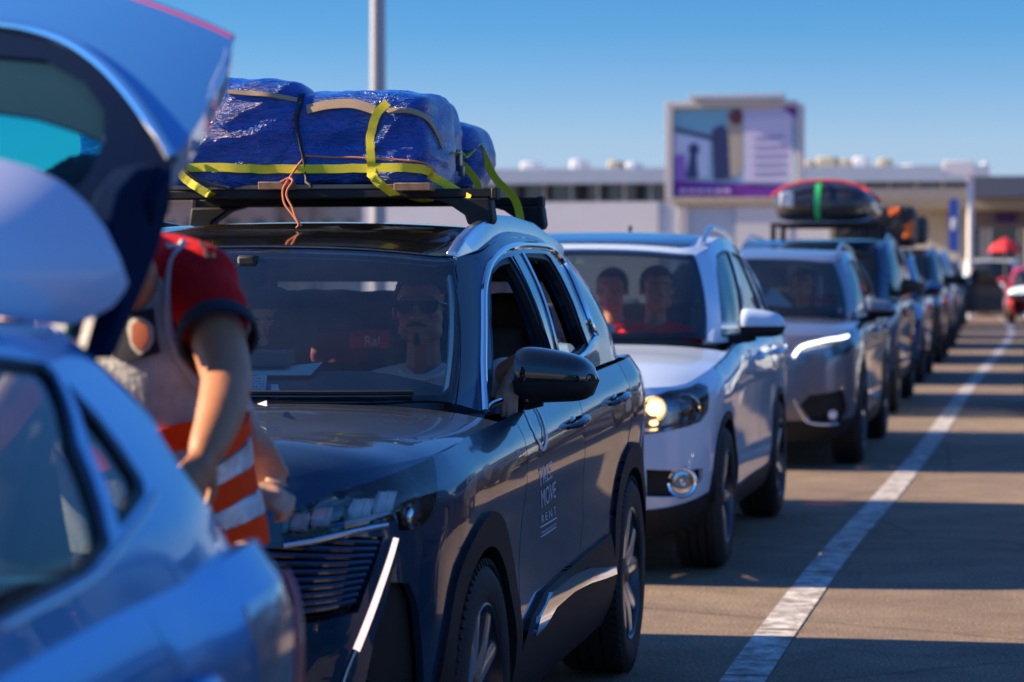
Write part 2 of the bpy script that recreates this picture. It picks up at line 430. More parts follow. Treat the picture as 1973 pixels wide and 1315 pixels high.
def hood_net(d, B, world):
    # edge follows the top of the body shell from the nose corner to the cowl
    A = np.linspace(B.a0, B.a1, 500); E = B.ev(np.stack([A, np.full_like(A, B.b1)], 1)); i0 = int(np.argmin(abs(E[:120,0]-d['hw']*.70)))
    fx = E[:i0+1,0]; fy = E[:i0+1,1]; fz = E[:i0+1,2]
    T = [0,.25,.5,.72,.88,.96,1.0]; V = [0,.04,.12,.3,.55,.8,1.0]; P = []
    yc0, yc1 = d['yc'], d['yc']+.20
    for t in T:
        row = []
        for v in V:
            ye = E[i0,1]*(1-v)+yc1*v; xe = float(np.interp(ye, E[i0:,1], E[i0:,0])); ze = float(np.interp(ye, E[i0:,1], E[i0:,2]))
            x = t*xe; yf = float(np.interp(t*E[i0,0], fx, fy)); yr = yc0+(yc1-yc0)*t**2.2
            cr = (d.get('crf', .03)*(1-v)+d.get('crc', .05)*v)*(1-math.exp(-v*d.get('cre', 8)))*(1-t**d.get('cp', 3))
            cr += d.get('ridge', 0)*math.exp(-((t-.78)/.12)**2)*(1-math.exp(-v*5))
            row.append((x, yf*(1-v)+yr*v, ze+cr-.004))
        P.append(row)
    return Net(P, mir0=True, world=world, res=(50, 50))
def cabin_nets(d, world):
    hw, L = d['hw'], d['wb']+d['ro']; b = d.get('in', .075); zb, zc = d['zb'], d['zc']; tw = d['tw']; zr, zwf, zwe = d['zr'], d['zwf'], d['zre']
    yc, yt, ye = d['yc'], d['yt'], d['ye']; yb = d['yb']; zw = d.get('zw', zc-.015)
    base = [(0,yc+.03,zw), (.30*hw,yc+.04,zw), (.58*hw,yc+.10,zw), (.76*hw,yc+.21,zw), (.865*hw,yc+.38,zc+.0), (hw-b,yc+.72,zc+.0), (hw-b,d['wb']*.5+.2,zc*.55+zb*.45-.01), (hw-b,d['wb']-.35,zb-.01), (hw-b-.01,d['wb']+.15,zb),
            (hw-b-.06,yb-.22,zb), (hw-b-.16,yb-.06,zb-.005), (.5*hw,yb-.01,zb-.01), (.25*hw,yb,zb-.01), (0,yb,zb-.01)]
    top = [(0,yt,zwf), (.30*tw,yt+.004,zwf-.003), (.60*tw,yt+.02,zwf-.012), (.86*tw,yt+.06,zwf-.028), (.965*tw,yt+.16,zwf-.022), (tw,yt+.42,zr-.055), (tw+.005,yt*.5+ye*.5,zr-.045), (tw,ye*.72+yt*.28,(zr+zwe)/2-.045), (tw-.012,ye*.86+yt*.14,zwe-.03),
           (tw-.035,ye-.12,zwe-.028), (tw-.10,ye-.03,zwe-.02), (.5*tw,ye-.005,zwe-.01), (.25*tw,ye,zwe-.004), (0,ye,zwe)]
    if d.get('topmod'): top = d['topmod'](top)
    if d.get('basemod'): base = d['basemod'](base)
    P = []
    for i in range(len(base)):
        p, q = Vector(base[i]), Vector(top[i]); r = []
        a = Vector(base[max(i-1,0)]); c = Vector(base[min(i+1,len(base)-1)])
        t = (c-a).normalized(); n = Vector((t.y, -t.x, 0)).normalized()
        if i in (0, len(base)-1): n = Vector((0, -1 if i == 0 else 1, 0))
        g = d.get('bulge', .035)
        for l in (0,.25,.5,.75,.92,1.0):
            r.append(p.lerp(q, l)+n*g*4*l*(1-l)*.9)
        P.append([tuple(x) for x in r])
    C = Net(P, mir0=True, mir1=True, world=world, res=(130, 30))
    # roof
    A = np.linspace(C.a0, C.a1, 600); E = C.ev(np.stack([A, np.full_like(A, C.b1)], 1))
    jf = int(np.argmin(abs(E[:150,0]-.93*tw))); jr = 599-int(np.argmin(abs(E[::-1][:150,0]-.88*tw)))
    T = [0,.25,.5,.75,.9,1.0]; V = [0,.08,.2,.4,.6,.8,.93,1.0]; P = []
    for t in T:
        row = []
        for v in V:
            yy = E[jf,1]*(1-v)+E[jr,1]*v; side = E[jf:jr+1]; k = np.argsort(side[:,1])
            xe = float(np.interp(yy, side[k,1], side[k,0])); ze = float(np.interp(yy, side[k,1], side[k,2]))
            yf = float(np.interp(t*E[jf,0], E[:jf+1,0], E[:jf+1,1])); zf = float(np.interp(t*E[jf,0], E[:jf+1,0], E[:jf+1,2]))
            rr = E[jr:][::-1]; yr = float(np.interp(t*E[jr,0], rr[:,0], rr[:,1])); zre = float(np.interp(t*E[jr,0], rr[:,0], rr[:,2]))
            zc_ = np.interp(v, [0,.08,.25,.5,.75,1], [zwf, zwf+(zr-zwf)*.42, zwf+(zr-zwf)*.86, zr, zr*.65+zwe*.35, zwe])
            z = ze+(zc_-ze)*(1-t**2.4)
            if v == 0: z = zf
            if v == 1: z = zre
            row.append((t*xe, yf*(1-v)+yr*v, z))
        P.append(row)
    Rf = Net(P, mir0=True, world=world, res=(50, 60))
    return C, Rf

# ---------------------------------------------------------------- wheels
def wheel(parent, x, y, r, rimr, wid, M, side=1, style='twin', nsp=5, z=None, detail=1, steer=0):
    """outer face towards side*x"""
    w = empty('wheel', (x, y, r if z is None else z)); w.parent = parent; w.rotation_euler = (random.random()*2.2, 0, steer)
    sg = side; seg = 64 if detail else 32
    bm = bmesh.new(); h = wid
    prof = [(-h*.96, rimr*.96), (-h, rimr*1.03), (-h*1.03, (rimr+r)/2), (-h*.97, r-.025), (-h*.86, r-.006), (-h*.5, r), (-.0, r), ] 
    prof = [(0.0, rimr*.97), (.006, rimr*1.0), (.010, rimr*1.05), (.014, (rimr*.5+r*.5)), (.010, r-.035), (-.006, r-.014), (-.022, r-.003)]
    n = 4 if detail else 1
    for i in range(n):
        a0 = -.022-(h-.044)*i/n; a1 = -.022-(h-.044)*(i+1)/n
        if detail and i < n: prof += [(a0-.001, r-.002), (a1+.010, r), (a1+.008, r-.008), (a1+.001, r-.008)] if i < n-1 else [(a0-.001, r)]
    prof += [(-h+.022, r-.003), (-h+.006, r-.014), (-h-.010, r-.035), (-h-.012, (rimr+r)/2), (-h, rimr)]
    add_lathe(bm, [(sg*a, b) for a, b in prof], seg=seg)
    if detail > 1:      # shoulder blocks
        for k in range(72):
            a = 2*math.pi*k/72; c = (sg*-.012, (r-.012)*math.cos(a), (r-.012)*math.sin(a))
            add_box(bm, c, (.034, .018, .009), Matrix.Rotation(a, 3, 'X') @ Matrix.Rotation(.25, 3, 'Z'))
    bmesh.ops.recalc_face_normals(bm, faces=bm.faces)
    bm_to('tyre', bm, M['tyre'], w, smooth=True, auto=40)
    bm = bmesh.new()
    add_lathe(bm, [(sg*a, b) for a, b in [(.004, rimr*.99), (.007, rimr*.965), (.0, rimr*.94), (-.03, rimr*.92), (-.12, rimr*.88), (-h+.03, rimr*.9), (-h+.01, rimr*.99)]], seg=seg)
    rim = bm_to('rim', bm, M['rim'], w, smooth=True, auto=30)
    bm = bmesh.new(); ri = rimr*.95
    def spoke(a, w0, w1, r0, r1, x0, x1, dep=.03, sk=0):
        q = []
        for (rr, ww, xx, da) in ((r0, w0, x0, 0), ((r0+r1)/2, (w0+w1)/2, (x0+x1)/2+.004, sk/2), (r1, w1, x1, sk)):
            for s2, dx in ((-1,-.006), (-.45,0), (.45,0), (1,-.006), (1,-dep), (-1,-dep)):
                off = s2*ww/2; aa = a+da
                q.append(bm.verts.new((sg*(xx+dx), rr*math.cos(aa)-off*math.sin(aa), rr*math.sin(aa)+off*math.cos(aa))))
        for k in range(2):
            for j in range(6):
                bm.faces.new((q[k*6+j], q[k*6+(j+1)%6], q[(k+1)*6+(j+1)%6], q[(k+1)*6+j]))
    for k in range(nsp):
        a = 2*math.pi*k/nsp
        if style == 'twin':
            spoke(a-.09, .070, .052, rimr*.16, ri, -.022, -.004, sk=-.20); spoke(a+.09, .070, .052, rimr*.16, ri, -.022, -.004, sk=.20)
        elif style == 'v':
            spoke(a, .05, .035, rimr*.16, ri*.55, -.02, -.012); spoke(a, .03, .03, rimr*.5, ri, -.012, -.003, sk=-.22); spoke(a, .03, .03, rimr*.5, ri, -.012, -.003, sk=.22)
        else:
            spoke(a, .055, .045, rimr*.15, ri, -.02, -.003)
    bmesh.ops.recalc_face_normals(bm, faces=bm.faces)
    bm_to('spokes', bm, M['rimface'], rim, smooth=True, auto=25)
    bm = bmesh.new(); add_lathe(bm, [(sg*-.045, 0.001), (sg*-.010, rimr*.02), (sg*-.008, rimr*.11), (sg*-.014, rimr*.15), (sg*-.020, rimr*.26), (sg*-.045, rimr*.28)], seg=24)
    bm_to('hub_cap', bm, M['rim'], rim, smooth=True, auto=30)
    bm = bmesh.new(); add_lathe(bm, [(sg*-.085, .02), (sg*-.085, rimr*.72), (sg*-.11, rimr*.72), (sg*-.11, .02)], seg=40)
    bm_to('brake_disc', bm, M['steel'], w, smooth=True, auto=30)
    return w

CARM = {}
def common_mats():
    CARM.update(tyre=mat('tyre', (.018,.018,.019), .75, bump=.25, bscale=60, var=.3), rim=mat('rim_dark', (.10,.10,.11), .28, .9), rimface=mat('rim_bright', (.72,.73,.76), .25, .9),
        steel=mat('steel', (.30,.29,.28), .35, .9, var=.2), black=mat('black_plastic', (.017,.018,.020), .6, spec=.25, bump=.15, bscale=300), gloss=mat('gloss_black', (.006,.007,.009), .12, coat=1),
        chrome=mat('chrome', (.86,.87,.88), .06, 1), satin=mat('satin_metal', (.62,.64,.67), .22, .95), inner=mat('cabin_dark', (.15,.15,.155), .8, var=.3),
        seat=mat('seat_cloth', (.10,.10,.105), .9, var=.3, bump=.4, bscale=120), rubber=mat('rubber', (.012,.012,.013), .65),
        dash=mat('dash_top', (.115,.130,.122), .75, bump=.3, bscale=400), well=mat('wheel_well', (.008,.008,.009), .9),
        glass=glass('window_glass', (.94,.97,.95), film=.012), tint=glass('dark_glass', (.16,.20,.20)), lens=glass('lamp_lens', (.93,.95,.96), refl=1.2),
        reflector=mat('reflector', (.80,.81,.83), .14, .9), comb=mat('comb_reflector', (.85,.86,.88), .35, .5), red=glass('tail_lens', (.75,.02,.02), refl=1.5), seal=mat('window_seal', (.013,.013,.014), .5),
        drl=mat('daytime_light', (1,.93,.85), .3, emit=(1,.66,.55), es=.55), liner=mat('headliner', (.42,.42,.39), .9))
common_mats(); M = CARM
def arch_arc(y, r, zc, a0, a1, n=16):
    return [('Y', y+r*math.cos(R(a)), zc+r*math.sin(R(a))) for a in np.linspace(a0, a1, n)]

def car_shell(name, d, loc, rz, label, cat='car', group=None):
    root = empty(name, loc, rz, label, cat, group)
    world = Matrix.Translation(loc) @ Matrix.Rotation(rz, 4, 'Z')
    d.setdefault('wr', .353)
    B = body_net(d, world); H = hood_net(d, B, world); C, Rf = cabin_nets(d, world)
    return root, B, H, C, Rf, world

def cabin_inside(root, d, mats=M, wheel_side=1, detail=1, seatm=None):
    """floor tub, dashboard, seats, steering wheel"""
    hw, wb, L = d['hw'], d['wb'], d['wb']+d['ro']; zc = d['zc']; sm = seatm or M['seat']
    bm = bmesh.new(); add_box(bm, (0, (wb)/2+.2, .24), (hw*1.7, L+.2, .04)); add_box(bm, (0, .35, .55), (hw*1.5, .04, .75)); add_box(bm, (0, L-.75, .6), (hw*1.5, .04, .5)) if d.get('shelf', 1) else None
    for s in (-1, 1): add_box(bm, (s*(hw-.17), wb*.5+.1, .58), (.03, wb*.62, .62)); 
    bm_to('floor_pan', bm, M['inner'], root)
    # dashboard: a lofted ridge under the windscreen
    yc = d['yc']; rows = []; bm = bmesh.new()
    for i in range(13):
        x = (i/12*2-1)*(hw-.13); q = abs(x)/(hw-.13); yo = yc+.10+.16*q**2; hump = .045*math.exp(-((x-wheel_side*.37)/.20)**2)*d.get('hump', 1)
        dz = d.get('dash', .0)*(1-.5*q**4); pr = [(yo, zc-.09+dz*.5), (yo+.08, zc-.055+dz*.85), (yo+.28, zc-.045+hump*.5+dz), (yo+.48-.1*q*q, zc-.05+hump+dz), (yo+.58-.1*q*q, zc-.10+hump*.6+dz), (yo+.56-.1*q*q, zc-.30), (yo+.40, zc-.42)]
        rows.append([bm.verts.new((x, a, b)) for a, b in pr])
    for a, b in zip(rows, rows[1:]):
        for k in range(len(a)-1): bm.faces.new((a[k], b[k], b[k+1], a[k+1]))
    bmesh.ops.recalc_face_normals(bm, faces=bm.faces)
    o = bm_to('dashboard', bm, M['dash'], root, smooth=True, auto=60); o.modifiers.new('s', 'SUBSURF').levels = 1; o.modifiers['s'].render_levels = 1
    def seat(x, y, back=True, w=.50):
        s = empty('seat', (x, y, .30)); s.parent = root
        bm = bmesh.new(); add_box(bm, (0, 0, .12), (w, .50, .16), Matrix.Rotation(R(6), 3, 'X')); bm_to('cushion', bm, sm, s, True, bevel=.05, seg=4)
        bm = bmesh.new(); rt = Matrix.Rotation(R(-16), 3, 'X')
        add_box(bm, (0, .30, .46), (w*.96, .12, .62), rt)
        bm_to('backrest', bm, sm, s, True, bevel=.05, seg=4)
        bm = bmesh.new(); add_box(bm, (0, .415, .86), (.27, .09, .17), rt); bm_to('headrest', bm, sm, s, True, bevel=.04, seg=4)
        bm = bmesh.new()
        for q in (-.06, .06): add_tube(bm, [(q, .37, .70), (q, .41, .84)], .006, 8)
        bm_to('headrest_post', bm, M['steel'], s, True)
    fy = d.get('seaty', 1.32)
    seat(-wheel_side*.37, fy); seat(wheel_side*.37, fy)
    if detail:
        for x in (-.40, .0, .40): seat(x, fy+.86, w=.40 if x else .34)
        ws = empty('steering_wheel', (wheel_side*.37, fy-.50, zc-.13)); ws.parent = root; ws.rotation_euler = (R(-25), 0, 0)
        bm = bmesh.new(); add_tube(bm, [(.18*math.cos(a), 0, .18*math.sin(a)) for a in np.linspace(0, 2*math.pi, 33)], .014, 10); bm_to('wheel_ring', bm, M['rubber'], ws, True)
        bm = bmesh.new(); add_box(bm, (0,.015,0), (.13,.05,.10)); add_box(bm, (0,.01,0), (.34,.02,.035)); add_box(bm, (0,.01,-.09), (.04,.02,.17)); bm_to('wheel_hub', bm, M['rubber'], ws, True, bevel=.012)

def wheel_wells(root, d):
    for y in (0, d['wb']):
        for s in (-1, 1):
            bm = bmesh.new()
            ring = []
            for k in range(15):
                a = math.pi*k/14; c = (math.cos(a)*(d['wr']+.045), math.sin(a)*(d['wr']+.045))
                ring.append((bm.verts.new((s*(d['hw']-.02), y+c[0], d['wr']+c[1])), bm.verts.new((s*(d['hw']-.36), y+c[0], d['wr']+c[1]))))
            for a, b in zip(ring, ring[1:]): bm.faces.new((a[0], b[0], b[1], a[1]))
            bm.faces.new([r[1] for r in ring])
            bm_to('wheel_well', bm, M['well'], root, smooth=True, auto=30)
def mirror_part(root, at, m_cap, m_low, s=1, sc=1.0, w=.235, h=.155):
    """door mirror: cap, lower shell, arm; 'at' is where the arm meets the door"""
    g = empty('door_mirror', at); g.parent = root; g.scale = (s*sc, sc, sc)
    def loft(x0, x1, fn, nm, mm, par):
        bm = bmesh.new(); rings = []; n = 14; k = 24
        for i in range(n+1):
            t = i/n; rings.append([bm.verts.new(fn(t, 2*math.pi*j/k)) for j in range(k)])
        for a, b in zip(rings, rings[1:]):
            for j in range(k): bm.faces.new((a[j], a[(j+1)%k], b[(j+1)%k], b[j]))
        bm.faces.new(rings[0][::-1]); bm.faces.new(rings[-1]); bmesh.ops.recalc_face_normals(bm, faces=bm.faces)
        return bm_to(nm, bm, mm, par, True, auto=50)
    def sec(t, a, up):
        # superellipse section, tapering to the outer end
        e = (1-abs(2*t-1)**4.5)**.5*.98+.02 if t > .5 else (1-abs(2*t-1)**9)**.5*.98+.02
        hh = (h*(.98-.30*t**1.5))*e; dd = .085*e; c, s_ = math.cos(a), math.sin(a)
        y = dd*math.copysign(abs(c)**.75, c); z = hh/2*math.copysign(abs(s_)**.8, s_)
        if c > 0: y *= .75
        return y, z
    X0 = .07
    def full(t, a):
        y, z = sec(t, a, 0); return (X0+w*t, y-.02+.05*t, z+.115-.018*t*t)
    loft(0, 1, full, 'mirror_cap', m_cap, g)
    def low(t, a):
        y, z = sec(t, a, 0); zz = z*1.02+.115-.018*t*t; lim = .098
        return (X0+w*t, (y*1.03)-.02+.05*t, min(zz, lim)-.003)
    loft(0, 1, low, 'mirror_lower_shell', m_low, g)
    bm = bmesh.new(); add_tube(bm, spline([(-.04,.02,.005), (.03,.015,.02), (.09,0,.035), (.15,0,.05)], 5), [.030]*6+[.026]*5+[.03]*5, 12)
    bm_to('mirror_arm', bm, m_low, g, True)
    bm = bmesh.new(); add_ell(bm, (X0+w*.5, .058, .112), (w*.43, .006, h*.38)); bm_to('mirror_glass', bm, M['chrome'], g, True)
    return g

def dress(root, d, B, H, C, Rf, pm, style, detail=1):
    """a complete ordinary car in paint pm; 'style' holds the lamp and grille outlines"""
    hw, fo, wb, ro, wr = d['hw'], d['fo'], d['wb'], d['ro'], d['wr']; L = wb+ro; zn, zc, zb, zf = d['zn'], d['zc'], d['zb'], d['zf']; g = .07 if detail else .11
    R2 = wr+.035; a0 = R(0)
    def arc(y, r, a, b, n=14): return arch_arc(y, r, wr, a, b, n)
    D = lambda t, v: ('D', t, v)
    def top(y): 
        A = np.linspace(B.a0, B.a1, 400); E = B.ev(np.stack([A, np.full_like(A, B.b1)], 1)); k = np.argmin(abs(E[60:340,1]-y))+60; return (A[k], B.b1)
    class _: pass
    def mk(name, specs, m, **kw):
        pts = [(q if len(q) == 2 and not isinstance(q[0], str) else B.to(q)) for q in specs]
        hs = kw.pop('hl', []); kw['holes'] = [[B.to(q) for q in h] for h in hs]
        return panel(name, root, B, pts, m, dom=True, grid=g, sym=kw.pop('sym', 'both'), **kw)
    zs = d.get('sill', .34); bot = lambda y: ('Y', y, d.get('lip', .2)+.06)
    hl = style['headlight']; gr = style.get('grille'); fog = style.get('fog')
    i_hl = [B.to(q) for q in hl]
    # front bumper + wing, one painted skin up to the door
    yd = d.get('yd', .56)
    front = [(B.a0, B.b0), ] 
    e0 = B.to(('Y', -R2, wr*.75))
    pts = [(B.a0, B.b0+.02)]+[(B.to(('Y', -R2-.01, .30))[0], B.b0+.02)]+arc(0, R2, 180+22, 0-22)[0:0]
    arcF = arc(0, R2, 195, -8)
    pts = [(B.a0, B.b0+.02), (B.to(arcF[0])[0], B.b0+.02)]+arcF+[('Y', yd, zs), ('Y', yd, zf-.25), top(yd)]
    # along the top edge back to the nose
    tA = top(yd)[0]; pts += [(a, B.b1) for a in np.linspace(tA, B.a0, 24)[1:]]
    holes = [hl]+([gr] if gr else [])+([fog] if fog else [])+style.get('holes', [])
    hh = [h for h in holes]
    # the skin is half the car, mirrored; grilles touching x=0 are cut as half outlines just short of it
    mk('front_body', pts, pm, sym='join', hl=hh, thick=.02)
    def insert(name, outline, m, off=-.03, **kw): return mk(name, outline, m, off=off, **kw)
    insert('headlight_bowl', hl, style.get('bowl', M['gloss']), -.045, thick=0)
    lens = mk('headlight_glass', hl, M['lens'], off=.001, thick=.004, rnd=.015)
    if gr: insert('grille', gr, M['black'], -.03, sym='join', thick=0)
    if fog: insert('fog_recess', fog, M['black'], -.03, thick=0)
    # doors
    yb_ = d.get('ydm', yd+1.02); ye_ = d.get('yde', wb-.25)
    aB = wb
    arcR = arc(wb, R2, 188, 90, 10)
    mk('front_door', [('Y', yd+.006, zs), ('Y', yb_-.004, zs), ('Y', yb_+.0, zb-.25), top(yb_), *[(a, B.b1) for a in np.linspace(top(yb_)[0], top(yd+.006)[0], 8)[1:]], ('Y', yd+.006, zf-.25)], pm, thick=.02)
    zar = wr+R2*math.sin(math.acos(min(1,(wb-ye_)/R2))) if wb-ye_ < R2 else None
    rd = [('Y', yb_+.004, zs), ('Y', wb-R2-.03, zs), ('Y', wb-R2-.02, wr+.10)]+[q for q in arc(wb, R2+.02, 172, 125, 6)]+[('Y', ye_+.02, zb-.2), top(ye_+.03)]+[(a, B.b1) for a in np.linspace(top(ye_+.03)[0], top(yb_+.004)[0], 8)[1:]]+[('Y', yb_+.004, zb-.25)]
    mk('rear_door', rd, pm, thick=.02)
    arcR = arc(wb, R2, 120, -15, 14)
    rq = [('Y', ye_+.028, zb-.2), *[arc(wb, R2+.0, 122, 122, 1)[0]], *arc(wb, R2, 118, -12, 12), (B.to(('Y', wb+R2, .3))[0], B.b0+.02), (B.a1, B.b0+.02), (B.a1, B.b1)]+[(a, B.b1) for a in np.linspace(B.a1, top(ye_+.036)[0], 20)[1:]]
    tl = style.get('tail', [('Y', L-.34, zb-.08), ('Y', L-.30, zb-.24), ('B', hw*.60, zb-.22), ('B', hw*.60, zb-.10)])
    mk('rear_body', rq, pm, sym='join', hl=[tl], thick=.02)
    mk('tail_light', tl, style.get('tailm', M['red']), thick=.02, off=.003)
    # cladding
    cl = style.get('clad', M['black'])
    if cl:
        for y in (0, wb):
            a0_, a1_ = (200, -20)
            outer = [B.to(q) for q in arc(y, R2+style.get('cladw', .05), a0_-4, a1_+4, 20)]; inner = [B.to(q) for q in arc(y, R2-.004, a1_, a0_, 20)]
            panel('wheel_arch_trim', root, B, outer+inner, cl, dom=True, off=.010, thick=.03, grid=g, sym='both')
        mk('sill_trim', [('Y', R2-.02, zs+.015), ('Y', wb-R2+.02, zs+.015), ('Y', wb-R2+.02, .235), ('Y', R2-.02, .235)], cl, off=.008, thick=.03)
    else:
        mk('sill_trim', [('Y', R2-.02, zs+.005), ('Y', wb-R2+.02, zs+.005), ('Y', wb-R2+.02, .235), ('Y', R2-.02, .235)], pm, off=.0, thick=.03)
    bmp = style.get('chin')
    if bmp: mk('lower_bumper', bmp, M['black'], sym='join', off=.008, thick=.03)
    # hood, roof, glass
    hd = [(H.a0, H.b0+.012), (H.a0, H.b1-.004)]+[(a, H.b1-.004) for a in np.linspace(H.a0, H.a1-.006, 6)[1:]]+[(H.a1-.006, b) for b in np.linspace(H.b1, H.b0+.012, 10)[1:]]
    panel('hood', root, H, hd, pm, dom=True, grid=g, sym='join', thick=.02)
    sr = style.get('sunroof')
    def RD(t, v): return (Rf.a0+(Rf.a1-Rf.a0)*t, Rf.b0+(Rf.b1-Rf.b0)*v)
    rfo = [RD(0,.0), RD(.5,0), RD(1,0), RD(1,.25), RD(1,.5), RD(1,.75), RD(1,1), RD(.5,1), RD(0,1)]
    hs = [[RD(.0-.02,sr[0]), RD(.82,sr[0]), RD(.82,sr[1]), RD(-.02,sr[1])]] if False else []
    panel('roof', root, Rf, rfo, pm, dom=True, grid=g, sym='join', thick=.01)
    if sr:
        panel('roof_glass', root, Rf, round_poly([RD(-.0,sr[0]), RD(.84,sr[0]), RD(.84,sr[1]), RD(0,sr[1])], .03) if False else [RD(0,sr[0]), RD(.78,sr[0]), RD(.84,sr[0]+.03), RD(.84,sr[1]-.03), RD(.78,sr[1]), RD(0,sr[1])], M['gloss'], dom=True, grid=g, off=.006, thick=.01, sym='join')
    # cabin: windscreen, pillars, side windows, rear window
    A = np.linspace(C.a0, C.a1, 500); E = C.ev(np.stack([A, np.full_like(A, (C.b0+C.b1)/2)], 1))
    def ca(y): k = int(np.argmin(abs(E[90:430,1]-y)))+90; return A[k]
    cx = lambda x: A[int(np.argmin(abs(E[:120,0]-x)))]
    aw = cx(hw*d.get('aw', .76))             # windscreen edge at mid height
    b = lambda t: C.b0+(C.b1-C.b0)*t
    full = lambda p0, p1: [(p0, b(0)), (p1, b(0)), (p1, b(1)), (p0, b(1))]
    aw2 = aw+.015
    wsc = [(C.a0, b(.0)), (aw, b(.0)), (aw, b(1)), (C.a0, b(1))]
    panel('windscreen', root, C, [(C.a0, b(.03)), (aw-.004, b(.03)), (aw-.004, b(.985)), (C.a0, b(.985))], M['glass'], dom=True, grid=g, thick=.004, sym='join')
    # black ceramic band
    band = [(C.a0, b(.03)), (aw, b(.03)), (aw, b(.99)), (C.a0, b(.99)), (C.a0, b(.93)), (aw-.06, b(.93)), (aw-.035, b(.86)), (aw-.035, b(.2)), (aw-.06, b(.10)), (C.a0, b(.10))]
    panel('windscreen_border', root, C, band, M['gloss'], dom=True, grid=g, off=-.006, thick=0, sym='join')
    w0, w1 = style.get('belt', .05), style.get('wtop', .86)
    yA0, yA1 = d.get('win0', yd+.10), d.get('win1', yt_(d)+.30)
    yr = style['win_end']; yre = style.get('win_end_top', yr-.25)
    # the side frame skin in paint with the window openings cut out
    yrw = d['yb']-.30
    o1 = [(aw+.11, b(w0)), (ca(yb_-.05), b(w0)), (ca(yb_-.03), b(w1)), (aw+.30, b(w1)), (aw+.17, b(w1*.84)), (aw+.12, b(w1*.5))]
    o2 = [(ca(yb_+.05), b(w0)), (ca(yr), b(w0)), (ca(yre), b(w1)), (ca(yb_+.04), b(w1))]
    if style.get('o2'): o2 = [C.to(q) for q in style['o2']]
    oo = [o1, o2]
    for q in style.get('more', []): oo.append([C.to(t) for t in q])
    if style.get('quarter'): q = style['quarter']; oo.append([(ca(q[0]), b(w0+.02)), (ca(q[1]), b(w0+.06)), (ca(q[2]), b(w1-.04)), (ca(q[3]), b(w1))])
    Aend = A[int(500-np.argmin(abs(E[::-1][:120,0]-hw*style.get('aend', .60))))-1]
    se = [C.to(q) for q in style['skin_end']] if style.get('skin_end') else [(Aend, b(1)), (Aend, b(0))]
    skin = [*[(a, b(0)) for a in np.linspace(aw, se[-1][0], 20)], *se[::-1][(0 if style.get('skin_end') else 1):], *[(a, b(1)) for a in np.linspace(se[0][0], aw, 20)[(0 if style.get('skin_end') else 1):]]]
    rn = style.get('rn', .035)
    panel('side_frame', root, C, skin, pm, holes=[round_poly(o, rn) for o in oo], dom=True, grid=g, thick=.03, sym='both')
    for o in oo: panel('side_window', root, C, round_poly(o, rn*.86), M['glass'] if o is o1 else M['tint'] if style.get('tint') else M['glass'], dom=True, grid=g, off=-.012, thick=.004, sym='both')
    for o in oo:
        o_ = round_poly(o, rn); D_ = np.array(o_); c_ = D_.mean(0); 
        inn = [tuple(c_+(p-c_)*(1-.02/max(np.linalg.norm(p-c_), .05))) for p in D_]
        panel('window_seal', root, C, o_, M['seal'], holes=[inn], dom=True, grid=g*1.5, off=-.006, thick=.004, sym='both')
    if not style.get('open'): panel('rear_window', root, C, [(Aend, b(.05)), (C.a1, b(.05)), (C.a1, b(.99)), (Aend, b(.99))], M['tint'], dom=True, grid=g, sym='join', thick=.004)
    if style.get('rails', 1):
        rz = style.get('railh', .045)
        for s in (1, -1):
            P = []
            for v in np.linspace(.10, .93, 12):
                q = Rf.ev([RD(.93, v)])[0]; h = rz*min(1, 6*min(v-.10, .93-v)+.15); P.append((s*q[0], q[1], q[2]+h))
            tube('roof_rail', P, .015, style.get('railm', M['satin']), root, 8, n=3)
    for s in (1, -1):
        wheel(root, s*(hw-.012), 0, wr, wr*style.get('rimf', .66), .215, M, s, style.get('spoke', 'v'), style.get('nsp', 5), detail=detail)
        wheel(root, s*(hw-.012), wb, wr, wr*style.get('rimf', .66), .215, M, s, style.get('spoke', 'v'), style.get('nsp', 5), detail=detail)
    wheel_wells(root, d)
    mp = style.get('mirror', (hw-.10, yd+.12, zc+.03))
    for s in (1, -1): mirror_part(root, (s*mp[0], mp[1], mp[2]), style.get('mcap', pm), M['black'], s, style.get('msc', 1))
    for y in (yb_-.17, ye_-.02):
        for s in (1, -1):
            p = surf_pts(B, [('Y', y-.09, zb-.14), ('Y', y, zb-.135), ('Y', y+.09, zb-.13)], .03)
            p = [surf_pts(B, [('Y', y-.10, zb-.14)], .0)[0]]+p+[surf_pts(B, [('Y', y+.10, zb-.13)], .0)[0]]
            tube('door_handle', [Vector((s*a.x, a.y, a.z)) for a in p], .013, pm, root, 8, n=3)
def yt_(d): return d['yt']
